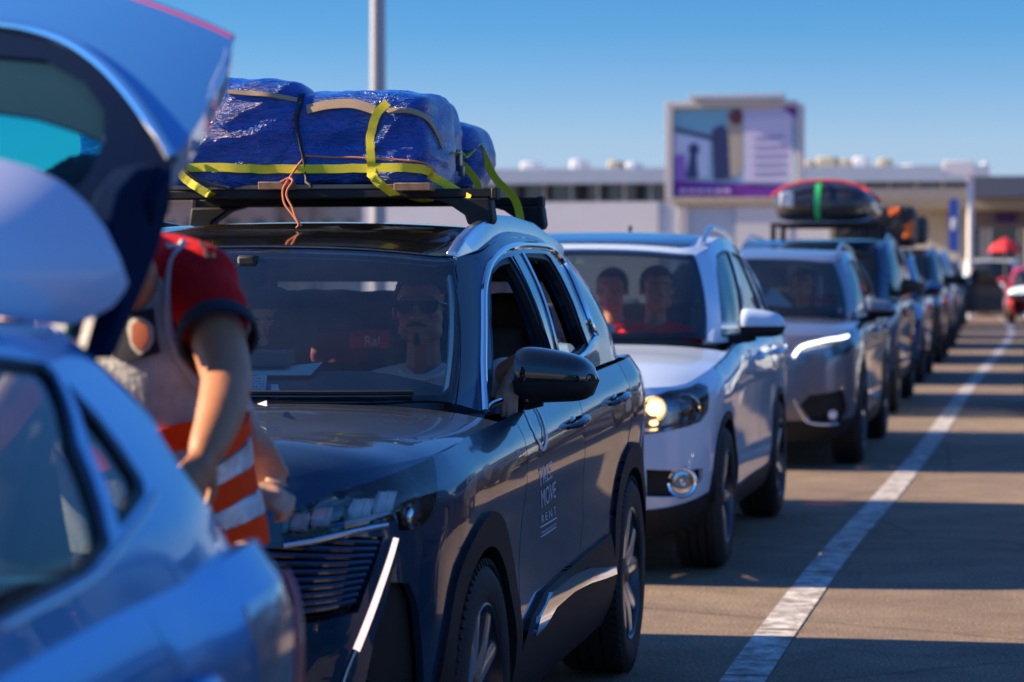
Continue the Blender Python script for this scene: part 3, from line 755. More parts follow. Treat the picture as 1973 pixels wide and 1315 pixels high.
# ================================================================ ground
def asphalt():
    m, n, l, b = nodes_of('asphalt'); tc = n.new('ShaderNodeTexCoord')
    def nz(s, d=6, r=.6):
        x = n.new('ShaderNodeTexNoise'); x.inputs['Scale'].default_value = s; x.inputs['Detail'].default_value = d; x.inputs['Roughness'].default_value = r; l.new(tc.outputs['Object'], x.inputs['Vector']); return x
    big, fine = nz(.35, 5), nz(75, 4, .85)
    rp = n.new('ShaderNodeValToRGB'); e = rp.color_ramp.elements; e[0].position = .3; e[1].position = .75; e[0].color = (.235,.178,.128,1); e[1].color = (.325,.247,.177,1); l.new(big.outputs['Fac'], rp.inputs[0])
    r2 = n.new('ShaderNodeValToRGB'); e = r2.color_ramp.elements; e[0].position = .38; e[1].position = .66; e[0].color = (.30,.30,.30,1); e[1].color = (1.75,1.75,1.75,1); l.new(fine.outputs['Fac'], r2.inputs[0])
    mid = nz(2.2, 8, .7); r3 = n.new('ShaderNodeValToRGB'); e = r3.color_ramp.elements; e[0].position = .36; e[1].position = .60; e[0].color = (.72,.72,.74,1); e[1].color = (1.06,1.05,1.03,1); l.new(mid.outputs['Fac'], r3.inputs[0])
    vo = n.new('ShaderNodeTexVoronoi'); vo.feature = 'DISTANCE_TO_EDGE'; vo.inputs['Scale'].default_value = .42; dm = n.new('ShaderNodeMix'); dm.data_type = 'VECTOR'; dm.inputs[0].default_value = .12; l.new(tc.outputs['Object'], dm.inputs[4]); l.new(mid.outputs['Color'], dm.inputs[5]); l.new(dm.outputs[1], vo.inputs['Vector'])
    r4 = n.new('ShaderNodeValToRGB'); e = r4.color_ramp.elements; e[0].position = .0; e[1].position = .006; e[0].color = (.45,.44,.43,1); e[1].color = (1,1,1,1); l.new(vo.outputs['Distance'], r4.inputs[0])
    m1 = n.new('ShaderNodeMix'); m1.data_type = 'RGBA'; m1.blend_type = 'MULTIPLY'; m1.inputs[0].default_value = 1; l.new(rp.outputs[0], m1.inputs[6]); l.new(r3.outputs[0], m1.inputs[7])
    m2 = n.new('ShaderNodeMix'); m2.data_type = 'RGBA'; m2.blend_type = 'MULTIPLY'; m2.inputs[0].default_value = .7; l.new(m1.outputs[2], m2.inputs[6]); l.new(r4.outputs[0], m2.inputs[7]); rp = m2
    mx = n.new('ShaderNodeMix'); mx.data_type = 'RGBA'; mx.blend_type = 'MULTIPLY'; mx.inputs[0].default_value = 1; l.new(rp.outputs[2], mx.inputs[6]); l.new(r2.outputs[0], mx.inputs[7]); l.new(mx.outputs[2], b.inputs['Base Color'])
    b.inputs['Roughness'].default_value = .85; b.inputs['Specular IOR Level'].default_value = .3
    bp = n.new('ShaderNodeBump'); bp.inputs['Strength'].default_value = .7; bp.inputs['Distance'].default_value = .006; l.new(fine.outputs['Fac'], bp.inputs['Height']); l.new(bp.outputs[0], b.inputs['Normal'])
    return m
bm = bmesh.new(); bm.faces.new([bm.verts.new(p) for p in ((-900,-200,0),(900,-200,0),(900,1800,0),(-900,1800,0))])
tag(bm_to('ground', bm, asphalt()), kind='structure')
# worn white lane line, with its saw-cut joints
def worn():
    m, n, l, b = nodes_of('road_paint'); tc = n.new('ShaderNodeTexCoord'); x = n.new('ShaderNodeTexNoise'); x.inputs['Scale'].default_value = 9; x.inputs['Detail'].default_value = 10; x.inputs['Roughness'].default_value = .75
    l.new(tc.outputs['Object'], x.inputs['Vector']); rp = n.new('ShaderNodeValToRGB'); e = rp.color_ramp.elements; e[0].position = .42; e[1].position = .60; e[0].color = (.24,.20,.17,1); e[1].color = (.68,.67,.64,1)
    l.new(x.outputs['Fac'], rp.inputs[0]); l.new(rp.outputs[0], b.inputs['Base Color']); b.inputs['Roughness'].default_value = .7; return m
cl = [(1392,1370),(1510,1200),(1616,1060),(1722,940),(1800,842),(1862,752),(1915,690),(1946,650),(1946,630),(1930,612),(1908,600),(1890,592)]
Q_ = [gp(u, v) for u, v in cl]; d_ = (Q_[0]-Q_[1]).normalized(); P = spline([Q_[0]+d_*11, Q_[0]+d_*5.5]+Q_, 14); bm = bmesh.new(); acc = 0; gap = [4.2,5.32,6.05,7.1,8.3,9.0,10.2]; prev = None; nxt = .9; seg = []
for i in range(len(P)-1):
    t = (P[i+1]-P[i]); ln = t.length; t.normalize(); n_ = Vector((-t.y, t.x, 0)); w_ = .08
    seg.append((P[i]-n_*w_, P[i]+n_*w_, acc)); acc += ln
Lc = [0]
for i in range(len(P)-1): Lc.append(Lc[-1]+(P[i+1]-P[i]).length)
def on(s):
    i = max(0, min(len(P)-2, int(np.searchsorted(Lc, s))-1)); f = (s-Lc[i])/(Lc[i+1]-Lc[i]); return P[i].lerp(P[i+1], f), (P[i+1]-P[i]).normalized()
s0 = 0.0; k = 0
while s0 < Lc[-1]-.3:
    ln = [1.15,.62,1.3,.9,1.05,.7][k % 6]; s1 = min(s0+ln, Lc[-1]-.01); m_ = 5
    row = []
    for j in range(m_+1):
        p, t = on(s0+(s1-s0)*j/m_); n_ = Vector((-t.y, t.x, 0)); row.append((bm.verts.new(p-n_*.08+Vector((0,0,.004))), bm.verts.new(p+n_*.08+Vector((0,0,.004)))))
    for a_, b_ in zip(row, row[1:]): bm.faces.new((a_[0], b_[0], b_[1], a_[1]))
    s0 = s1+[.03,.012,.035,.02][k % 4]; k += 1
bmesh.ops.recalc_face_normals(bm, faces=bm.faces)
for f in bm.faces:
    if f.normal.z < 0: f.normal_flip()
tag(bm_to('road_marking', bm, worn()), kind='structure')
# ================================================================ the navy SUV
P_NAVY = paint('navy_paint', (.002,.042,.098), .35, .25, dust=.04)
P_WHITE = paint('pearl_white_paint', (.62,.74,.86), .05, .4)
P_GREY = paint('grey_paint', (.20,.21,.25), .5, .3)
P_SKY = paint('light_blue_paint', (.085,.32,.66), .55, .3)
NX, NY = -.905, 6.374
d = dict(hw=.91, fo=.92, wb=2.677, ro=.85, zn=.975, zf=1.01, zc=1.045, zb=1.125, tw=.66, zr=1.605, zwf=1.515, zre=1.52, yc=.24, yt=.98, ye=3.0, yb=3.25, zw=1.085,
         crf=.085, crc=.055, cp=5, cre=14, seaty=1.30, dash=.135)
nav, B, H, C, Rf, NW = car_shell('parked_car', d, (NX, NY, 0), 0, 'dark navy SUV with a tarpaulin-wrapped load on its roof, second car of the queue', 'car', 'cars queueing bumper to bumper')
G = .04; wr = d['wr']; R2 = wr+.036; L = d['wb']+d['ro']
def px(net, L_): return [net.to(('P', u, v)) for u, v in L_]
def arc(y, r, a, b, n=16): return [B.to(q) for q in arch_arc(y, r, wr, a, b, n)]
def topA(y):
    A = np.linspace(B.a0, B.a1, 600); E = B.ev(np.stack([A, np.full_like(A, B.b1)], 1)); k = np.argmin(abs(E[90:510,1]-y))+90; return A[k]
def topE(a, b, n=10): return [(x, B.b1) for x in np.linspace(a, b, n)]
lamp = px(B, [(545,990),(650,946),(750,916),(834,880),(842,925),(839,965),(827,1000),(797,1023),(768,1022),(762,1002),(700,1013),(600,1036),(545,1030)])
drl = px(B, [(758,1036),(767,1038),(692,1256),(680,1250)])
vent = px(B, [(752,1122),(788,1124),(803,1160),(812,1240),(816,1330),(700,1330),(722,1230)])
ga = B.to(('P', 738, 1035)); gb = B.to(('P', 690, 1180))
gr = [(B.a0, B.to(('P', 600, 1050))[1]), B.to(('P', 600,1052)), B.to(('P',680,1034)), ga, gb, B.to(('F', .30, .60)), (B.a0, B.to(('F',.1,.60))[1])]
dF = [B.to(('P', 985, 836)), B.to(('P', 1003, 1000)), B.to(('P', 1010, 1120))]
aF = topA(.62)
front = [(B.a0, B.b0+.02), (arc(0, R2, 200, 200, 1)[0][0], B.b0+.02)]+arc(0, R2, 196, -4, 20)+[B.to(('Y', .50, .40)), B.to(('Y', .50, .62)), B.to(('Y', .56, .90)), (aF, B.b1)]+topE(aF, B.a0, 30)[1:]
K = dict(dom=True, grid=G)
panel('front_body', nav, B, front, P_NAVY, holes=[lamp, drl, vent, gr], sym='join', thick=.02, **K)
panel('headlight_bowl', nav, B, lamp, M['gloss'], off=-.05, thick=0, sym='both', **K)
panel('headlight', nav, B, lamp, M['lens'], off=.001, thick=.05, sym='both', **K)
# reflector combs in the lamp
def combs(parent, s, spec):
    for (u0, u1, v0, v1, n) in spec:
        bm = bmesh.new()
        for k in range(n):
            t = (k+.5)/n; a = B.to(('P', u0+(u1-u0)*t+3, v0)); b = B.to(('P', u0+(u1-u0)*t-3, v1))
            q = B.ev([a, b])-B.nrm([a, b])*.028; add_tube(bm, [(s*x[0], x[1], x[2]) for x in (q[0], (q[0]+q[1])/2-B.nrm([a])[0]*.012, q[1])], [.0035, .007, .0035] if k % 3 else [.006, .010, .006], 6)
        bm_to('reflector_comb', bm, M['comb'], parent, True)
for s in (1, -1): combs(nav, s, [(690,732,950,1000,6),(740,778,935,990,6),(568,600,985,1024,5),(610,648,970,1016,6)])
P_ = lambda pts, off: surf_pts(B, [('P', *q) for q in pts], off)
acc = P_([(642,1014),(700,1003),(745,992),(764,987),(769,1004),(770,1020)], -.012)
for s in (1, -1): tube('lamp_trim', [Vector((s*p.x, p.y, p.z)) for p in acc], .006, P_SKY, nav, 8)
for s in (1,-1):
    bm = bmesh.new(); c = P_([(812,985)], -.03)[0]; add_ell(bm, (s*c.x, c.y, c.z), (.022,.055,.034), Matrix.Rotation(s*R(25), 3, 'X')); bm_to('side_marker', bm, M['reflector'], nav, True)
panel('daytime_light', nav, B, drl, M['drl'], off=.002, thick=.02, sym='both', **K)
line = P_([(684,1252),(668,1290),(655,1330),(640,1370)], .004)
for s in (1, -1): tube('lamp_trim', [Vector((s*p.x, p.y, p.z)) for p in line], .004, M['satin'], nav, 8)
panel('vent_mesh', nav, B, vent, M['black'], off=-.03, thick=0, sym='both', **K)
for s in (1, -1):
    bm = bmesh.new()
    for k in range(15):
        z = .66-k*.024; p = surf_pts(B, [('F', .52+.004*k, z), ('F', .60, z), ('F', .68, z), ('Y', -.70, z)], -.018)
        add_tube(bm, [(s*q.x, q.y, q.z) for q in p], .005, 5)
    bm_to('vent_slats', bm, M['gloss'], nav, True)
panel('grille', nav, B, gr, M['black'], off=-.035, thick=0, sym='join', **K)
bm = bmesh.new()
for k in range(10):
    ae, be = B.to(('P', 733-5*k, 1046+k*12.5)); b0_ = B.to(('F', .05, .895-k*.029))[1]
    dm = [(B.a0+(ae-B.a0)*t, b0_+(be-b0_)*t**1.5) for t in np.linspace(0, 1, 12)]; q = B.ev(dm)-B.nrm(dm)*.010
    add_tube(bm, [(-x[0], x[1], x[2]) for x in q[::-1]]+[tuple(x) for x in q[1:]], .0085, 8)
bm_to('grille_slats', bm, paint('navy_satin', (.006,.020,.060), .5, .3), nav, True)
tr = P_([(545,1052),(600,1043),(680,1024),(742,1012)], .006)
for s in (1, -1): tube('grille_trim', [Vector((s*p.x, p.y, p.z)) for p in tr], .007, M['satin'], nav, 8)
# wheel arches, sills
for y in (0, d['wb']):
    o_ = arc(y, R2+.085, 200, -24, 26); i_ = arc(y, R2-.004, -20, 196, 26)
    panel('wheel_arch_trim', nav, B, o_+i_, M['black'], off=.012, thick=.035, sym='both', dom=True, grid=.035)
sill = [B.to(q) for q in (('Y', .40, .36), ('Y', .60, .47), ('Y', .85, .515), ('Y', 1.6, .535), ('Y', 2.15, .55), ('Y', 2.26, .40), ('Y', 2.30, .24), ('Y', .37, .22))]
panel('sill_trim', nav, B, sill, M['black'], off=.012, thick=.035, sym='both', **K)
ch = px(B, [(1014,1225),(1024,1188),(1048,1142),(1085,1112),(1122,1095),(1172,1090),(1174,1104),(1124,1122),(1090,1140),(1055,1170),(1034,1205)])
panel('sill_strip', nav, B, ch, M['chrome'], off=.028, thick=.016, sym='both', dom=True, grid=.03)
# doors
dB = [B.to(('P', 1123, 800)), B.to(('P', 1125, 900)), B.to(('P', 1124, 1000)), B.to(('P', 1114, 1110))]
yB = float(B.ev([dB[1]])[0][1]); aB = topA(yB+.02); e = .0035
fd = [B.to(('Y', .508, .40)), (dB[3][0]-e, B.to(('Y', 1.2, .40))[1])]+[(p[0]-e, p[1]) for p in dB[::-1]]+[(aB-e, B.b1)]+topE(aB-e, aF+e*2, 10)[1:]+[B.to(('Y', .567, .90)), B.to(('Y', .508, .62))]
panel('front_door', nav, B, fd, P_NAVY, thick=.025, sym='both', **K)
aR = topA(2.62)
rd = [(dB[3][0]+e, B.to(('Y', 1.6, .40))[1]), B.to(('Y', d['wb']-R2-.04, .40))]+arc(d['wb'], R2+.02, 176, 112, 9)+[B.to(('Y', 2.60, .95)), (aR, B.b1)]+topE(aR, aB+e, 10)[1:]+[(p[0]+e, p[1]) for p in dB]
panel('rear_door', nav, B, rd, P_NAVY, thick=.025, sym='both', **K)
tl = [B.to(('Y', L-.32, .98)), B.to(('Y', L-.28, .84)), B.to(('B', .50, .88)), B.to(('B', .50, .97))]
rq = arc(d['wb'], R2, 108, -8, 14)+[(arc(d['wb'], R2, -8, -8, 1)[0][0], B.b0+.02), (B.a1, B.b0+.02), (B.a1, B.b1)]+topE(B.a1, aR+e*2, 30)[1:]+[B.to(('Y', 2.608, .95))]
panel('rear_body', nav, B, rq, P_NAVY, holes=[tl], thick=.02, sym='join', **K)
panel('tail_light', nav, B, tl, M['red'], thick=.02, sym='both', **K)
# bonnet, roof
hd = [(H.a0, H.b0+.010), (H.a0, H.b1-.01)]+[(a, H.b1-.01) for a in np.linspace(H.a0, H.a1-.004, 8)[1:]]+[(H.a1-.004, b) for b in np.linspace(H.b1-.01, H.b0+.010, 14)[1:]]
panel('bonnet', nav, H, hd, P_NAVY, sym='join', thick=.025, dom=True, grid=.035)
def RD(t, v): return (Rf.a0+(Rf.a1-Rf.a0)*t, Rf.b0+(Rf.b1-Rf.b0)*v)
rfo = [RD(0,0), RD(.5,0), RD(1,0), RD(1,.25), RD(1,.5), RD(1,.75), RD(1,1), RD(.5,1), RD(0,1)]
panel('roof', nav, Rf, rfo, P_NAVY, sym='join', thick=.012, dom=True, grid=G)
panel('roof_glass', nav, Rf, [RD(0,.008), RD(.4,.008), RD(.80,.008), RD(.82,.04), RD(.82,.6), RD(.82,.80), RD(.75,.82), RD(0,.82)], M['gloss'], off=.004, thick=.006, sym='join', dom=True, grid=G)
panel('roof_lining', nav, Rf, rfo, mat('headliner', (.75,.75,.70), .9), off=-.035, thick=0, sym='join', dom=True, grid=.08)
box('boot_trim', (0, 3.02, 1.46), (1.1, .05, .12), M['inner'], nav, .01)
# windscreen
wb0, wb1 = C.to(('P', 879, 764)), C.to(('P', 877, 520)); wb2 = C.to(('P', 880, 497))
b = lambda t: C.b0+(C.b1-C.b0)*t
ws = [(C.a0, b(.0)), (wb0[0], b(.0)), (wb0[0], b(.3)), (wb1[0], wb1[1]), (wb2[0], b(.985)), (C.a0, b(.985))]
panel('windscreen', nav, C, ws, M['glass'], thick=.004, sym='join', **K)
inn = [(C.a0, b(.95)), (wb1[0]-.09, b(.95)), (wb1[0]-.012, b(.88)), (wb0[0]-.008, b(.3)), (wb0[0]-.012, b(.07)), (wb0[0]-.05, b(.045)), (C.a0, b(.045))]
panel('windscreen_border', nav, C, ws[:-1]+[(C.a0, b(.985))]+inn, M['gloss'], off=-.007, thick=0, sym='join', **K)
# side of the cabin
fw = px(C, [(942,780),(942,620),(942,545),(947,521),(961,505),(984,495),(1004,528),(1024,570),(1045,628),(1060,675),(1071,708)])
rw = px(C, [(1009,489),(1053,490),(1061,497),(1081,531),(1104,580),(1121,629),(1134,665),(1121,682),(1080,705),(1068,655),(1040,570)])
A = np.linspace(C.a0, C.a1, 500); E = C.ev(np.stack([A, np.full_like(A, (C.b0+C.b1)/2)], 1))
Aend = A[int(500-np.argmin(abs(E[::-1][:120,0]-.56)))-1]
skin = [(wb0[0]+.004, b(0))]+[(a, b(0)) for a in np.linspace(wb0[0]+.004, Aend, 24)[1:]]+[(a, b(1)) for a in np.linspace(Aend, wb2[0]+.004, 24)]+[(wb1[0]+.004, wb1[1]), (wb0[0]+.004, b(.3))]
panel('side_frame', nav, C, skin, P_NAVY, holes=[fw, rw], thick=.05, sym='both', **K)
# dark front pillar strip beside the windscreen
pl = px(C, [(881,766),(913,740),(913,560),(911,500),(900,492),(884,500),(880,560)])
panel('pillar_trim', nav, C, pl, M['gloss'], off=.002, thick=.004, sym='both', **K)
# bright strip round the side windows
st = [(928,808),(929,700),(930,600),(933,545),(945,508),(968,484),(1000,474),(1040,475),(1068,487),(1092,520),(1115,570),(1134,620),(1146,648)]
piping('window_strip', C, [('P', *q) for q in st], .011, M['chrome'], nav, off=.004, n=5, sym=True)
st2 = [(1146,650),(1132,672),(1118,688),(1075,712),(1020,742),(960,775),(935,795)]
piping('window_strip', C, [('P', *q) for q in st2], .009, M['chrome'], nav, off=.004, n=4, sym=True)
for q in (fw, rw):
    D_ = np.array(q); c_ = D_.mean(0); inn = [tuple(c_+(p-c_)*(1-.022/max(np.linalg.norm(p-c_), .05))) for p in D_]
    panel('window_seal', nav, C, q, M['seal'], holes=[inn], off=-.008, thick=.02, sym='both', **K)
bp = px(C, [(988,494),(1001,492),(1035,560),(1062,640),(1078,706),(1070,710),(1050,640),(1025,570)])
panel('door_pillar', nav, C, bp, M['gloss'], off=.003, thick=.01, sym='both', **K)
piping('pillar_strip', C, [('P', 1003, 489), ('P', 1035, 555), ('P', 1062, 640), ('P', 1076, 700)], .006, M['satin'], nav, off=.006, n=5, sym=True)
lw = px(C, [(1071,668),(1090,657),(1110,660),(1122,672),(1126,680),(1080,705)])
panel('rear_side_glass', nav, C, lw, M['glass'], off=-.02, thick=.004, sym='both', **K)
panel('rear_window', nav, C, [(Aend, b(.05)), (C.a1, b(.05)), (C.a1, b(.99)), (Aend, b(.99))], M['glass'], sym='join', thick=.004, **K)
# roof rails: bright, with a wedge-shaped front foot
def rail_pt(v, up, s=1, t=.94):
    q = Rf.ev([RD(t, v)])[0]; return Vector((s*q[0], q[1], q[2]+up))
for s in (1, -1):
    bm = bmesh.new(); rows = []
    for v, h in [(.005,.012),(.03,.045),(.07,.065),(.14,.062),(.22,.055),(.35,.05),(.55,.05),(.75,.048),(.88,.04),(.95,.015)]:
        p = rail_pt(v, 0, s)
        w_ = .020 if v > .05 else .018
        rows.append([bm.verts.new(p+Vector((dx, 0, dz))) for dx, dz in ((-w_,-.03), (w_,-.035), (w_,h*.75), (w_*.6,h), (-w_*.6,h), (-w_,h*.75))])
    for a_, b_ in zip(rows, rows[1:]):
        for k in range(6): bm.faces.new((a_[k], a_[(k+1)%6], b_[(k+1)%6], b_[k]))
    bm.faces.new(rows[0]); bm.faces.new(rows[-1]); bmesh.ops.recalc_face_normals(bm, faces=bm.faces)
    bm_to('roof_rail', bm, M['satin'], nav, True, bevel=.004, auto=50)
# load bars on claw feet
BARS = [(1.36, .655), (2.36, .62)]
for yb_, xe in BARS:
    bar = box('load_bar', (0, yb_, 1.683), (xe*2, .052, .030), M['black'], nav, .006)
    for s in (1, -1):
        box('bar_end_cap', (s*(xe+.006), yb_, 1.683), (.020, .058, .036), M['rubber'], bar, .004)
        rx = .615 if yb_ < 2 else .60
        prism('bar_foot', [(s*(rx-.16), 1.668), (s*(rx+.035), 1.668), (s*(rx+.045), 1.60), (s*(rx+.035), 1.585), (s*(rx-.035), 1.585), (s*(rx-.045), 1.615), (s*(rx-.10), 1.652)], 'y', yb_-.04, yb_+.04, M['black'], bar, .008)
# mirrors, handles, wheels
for s in (1, -1): mirror_part(nav, (s*.748, .83, 1.033), M['gloss'], M['black'], s, 1.0, w=.245, h=.168)
for (u, v) in ((1107,815), (1187,770)):
    a, m_, c = (surf_pts(B, [('P', u+du, v+dv)], o)[0] for du, dv, o in ((-12,10,0.0),(0,-2,.035),(14,-12,.0)))
    for s in (1, -1):
        tube('door_handle', [Vector((s*p.x, p.y, p.z)) for p in (a, a.lerp(m_,.5)+Vector((.012,0,0)), m_, m_.lerp(c,.5)+Vector((.012,0,0)), c)], [.006,.013,.013,.013,.006], P_NAVY, nav, 10, n=3)
        bm = bmesh.new(); cc = B.ev([B.to(('P', u, v+4))])[0]; add_ell(bm, (s*(cc[0]-.012), cc[1], cc[2]), (.016, .075, .03)); bm_to('handle_recess', bm, M['gloss'], nav, True)
for s in (1, -1):
    for y in (0, d['wb']): wheel(nav, s*.895, y, wr, .242, .225, M, s, 'twin', 5, detail=2 if s > 0 else 1)
wheel_wells(nav, d); cabin_inside(nav, d)
# wipers
for x0, x1 in ((.05, .62), (-.68, -.08)):
    P = [surf_pts(C, [('F', abs(x), 1.102)], .012)[0] for x in np.linspace(x0, x1, 6)]
    tube('wiper', [Vector((x, p.y, p.z)) for x, p in zip(np.linspace(x0, x1, 6), P)], .007, M['rubber'], nav, 6)
# writing on the front door
WHITE = mat('white_vinyl', (.93,.93,.95), .4, coat=.3)
def text_mesh(body, size=1, font=None):
    c = bpy.data.curves.new('t', 'FONT'); c.body = body; c.size = size; c.align_x = 'LEFT'; o = bpy.data.objects.new('t', c); COL.objects.link(o)
    bpy.context.view_layer.update(); dg = bpy.context.evaluated_depsgraph_get(); me = bpy.data.meshes.new_from_object(o.evaluated_get(dg)); bpy.data.objects.remove(o)
    V = np.array([v.co[:2] for v in me.vertices]); F = [tuple(p.vertices) for p in me.polygons]; return V, F
def decal(name, body, quad, m, net, parent, off=.002, bold=0):
    V, F = text_mesh(body); mn, mx = V.min(0), V.max(0); V = (V-mn)/(mx-mn)
    (ax, ay), (bx, by), (cx_, cy_), (dx, dy) = quad       # BL, BR, TR, TL in measured photo points
    dm = []
    for s_, t_ in V:
        u = (1-s_)*(1-t_)*ax+s_*(1-t_)*bx+s_*t_*cx_+(1-s_)*t_*dx; v = (1-s_)*(1-t_)*ay+s_*(1-t_)*by+s_*t_*cy_+(1-s_)*t_*dy
        dm.append(net.Px(u, v))
    P = net.ev(dm)+net.nrm(dm)*off; me = bpy.data.meshes.new(name); me.from_pydata(P.tolist(), [], F); return ob(name, me, m, parent)
decal('door_lettering', 'FREE', [(1041,937),(1063,920),(1062,888),(1038,905)], WHITE, B, nav)
decal('door_lettering', 'MOVE', [(1043,980),(1070,958),(1069,927),(1041,945)], WHITE, B, nav)
decal('door_lettering', 'R E N T', [(1043,1008),(1071,990),(1070,975),(1042,994)], WHITE, B, nav)
decal('door_lettering', 'freemoverent.com', [(1042,1030),(1071,1012),(1071,1005),(1042,1023)], WHITE, B, nav)
for pts in ([(1041,1017),(1072,998)], [(1042,1035),(1071,1016)]):
    piping('door_lettering', B, [('P', *q) for q in pts], .0012, WHITE, nav, off=.001, n=2)
def ribbon(pts, w, m, nm='door_emblem'):
    P = spline([(u, v, 0) for u, v in pts], 8); o1 = []; o2 = []
    for i, p in enumerate(P):
        t = (P[min(i+1,len(P)-1)]-P[max(i-1,0)]).normalized(); n = Vector((-t.y, t.x, 0)); ww = w[0]+(w[1]-w[0])*i/len(P)
        o1.append((p.x+n.x*ww, p.y+n.y*ww)); o2.append((p.x-n.x*ww, p.y-n.y*ww))
    panel(nm, nav, B, [('P', *q) for q in o1+o2[::-1]], m, off=.002, thick=0, grid=.02)
ribbon([(1008,790),(1020,815),(1032,840),(1042,862)], (1.0,2.2), WHITE)
ribbon([(1034,787),(1044,805),(1051,830),(1052,850),(1047,866),(1041,862)], (1.0,3.6), WHITE)
ribbon([(1028,788),(1038,806),(1046,830),(1047,850)], (.8,1.2), mat('pink_vinyl', (.55,.12,.35), .4))
# ================================================================ things inside the navy SUV, and its linings
root = nav
ml = empty('rear_view_mirror', (0, .93, 1.37)); ml.parent = nav
bm = bmesh.new(); add_ell(bm, (0,0,0), (.125,.022,.037)); bm_to('mirror_back', bm, M['rubber'], ml, True)
bm = bmesh.new(); add_box(bm, (0,-.02,.07), (.06,.05,.10)); bm_to('mirror_stem', bm, M['rubber'], ml, True, bevel=.01)
LIN = mat('lit_lining', (.85,.90,.82), .8)  # near-white colour carries the light falling on the pillar lining
lin = px(C, [(866,522),(874,512),(880,516),(880,600),(876,700),(872,738),(862,748),(868,700),(872,600)])
for s in ('both',): panel('pillar_lining', nav, C, lin, LIN, off=-.018, thick=.01, sym='both', dom=True, grid=.04)
lin2 = px(C, [(560,500),(700,500),(800,506),(866,514),(880,530),(862,528),(800,524),(700,518),(560,516)])
0 and panel('roof_lining', nav, C, lin2, LIN, off=-.045, thick=.01, dom=True, grid=.04)
def dash_pt(u, v, z): return gp(u, v, z)
def sheet(name, pts, m, lab, cat, th=.0015):
    P = [Vector(p) for p in pts]; n = (P[1]-P[0]).cross(P[2]-P[0]).normalized()
    bm = bmesh.new(); a = [bm.verts.new(p) for p in P]; b_ = [bm.verts.new(p+n*th) for p in P]; bm.faces.new(a); bm.faces.new(b_[::-1])
    for i in range(len(P)): bm.faces.new((a[i], a[(i+1)%len(P)], b_[(i+1)%len(P)], b_[i]))
    bmesh.ops.recalc_face_normals(bm, faces=bm.faces); return tag(bm_to(name, bm, m, None), lab, cat)
PAP = mat('paper', (.75,.76,.74), .8); PG = mat('pale_green_paper', (.55,.72,.66), .8); INK = mat('blue_ink', (.05,.08,.40), .6)
sheet('paper_sheet', [at_y(470,724,NY+.58), at_y(598,724,NY+.58), at_y(622,699,NY+.70), at_y(560,706,NY+.67), at_y(470,706,NY+.67)], PG, 'pale green folded paper lying on the dashboard of the navy SUV', 'paper')
yq = NY+.46
t1 = sheet('ticket', [at_y(470,762,yq), at_y(511,762,yq), at_y(515,722,yq+.03), at_y(470,728,yq+.03)], PAP, 'white printed ticket standing against the windscreen of the navy SUV', 'ticket')
bm = bmesh.new()
for k in range(6):
    for q in range(5):
        if (k*3+q) % 4: a = at_y(482+q*6, 730+k*5, yq-.004); add_box(bm, a, (.0045,.001,.0016))
bm_to('ticket_print', bm, M['rubber'], t1)
t2 = sheet('ticket', [at_y(514,763,yq), at_y(541,763,yq), at_y(536,741,yq+.02), at_y(516,742,yq+.02)], PAP, 'small white ticket with a blue edge beside the printed one', 'ticket')
s_ = sheet('ticket_edge', [at_y(512,760,yq-.004), at_y(520,760,yq-.004), at_y(522,742,yq+.016), at_y(512,743,yq+.016)], INK, None, None); s_.parent = t2
sheet('triangle_sticker', [gp(497,779,1.108), gp(514,783,1.108), gp(514,773,1.108)], PAP, 'small white triangle lying on the bonnet below the windscreen', 'sticker')
o = box('dash_box', (0,0,0), (.15,.10,.045), mat('green_grey_box', (.12,.15,.135), .6), None, .006); o.location = at_y(512, 690, NY+.66); tag(o, 'flat green-grey box on the dashboard of the navy SUV', 'box')
RB = mat('red_bag_cloth', (.42,.015,.03), .8, bump=.3, bscale=60); DR = mat('dark_red_cloth', (.10,.008,.015), .8)

# papers on the dashboards behind
sheet('paper_sheet', [tuple(at_y(u, v, 13.25)) for u, v in ((1138,648),(1186,650),(1184,628),(1170,622),(1138,620))], PAP, 'white paper leaning on the dashboard of the white SUV', 'paper')
sheet('paper_sheet', [tuple(at_y(u, v, 19.75)) for u, v in ((1466,588),(1528,592),(1500,562),(1484,555))], PAP, 'crumpled white paper on the dashboard of the grey SUV', 'paper')
sheet('red_folder', [tuple(at_y(u, v, 19.8)) for u, v in ((1556,585),(1612,585),(1610,574),(1554,574))], mat('red_folder', (.55,.02,.03), .6), 'red folder on the dashboard of the grey SUV', 'folder')
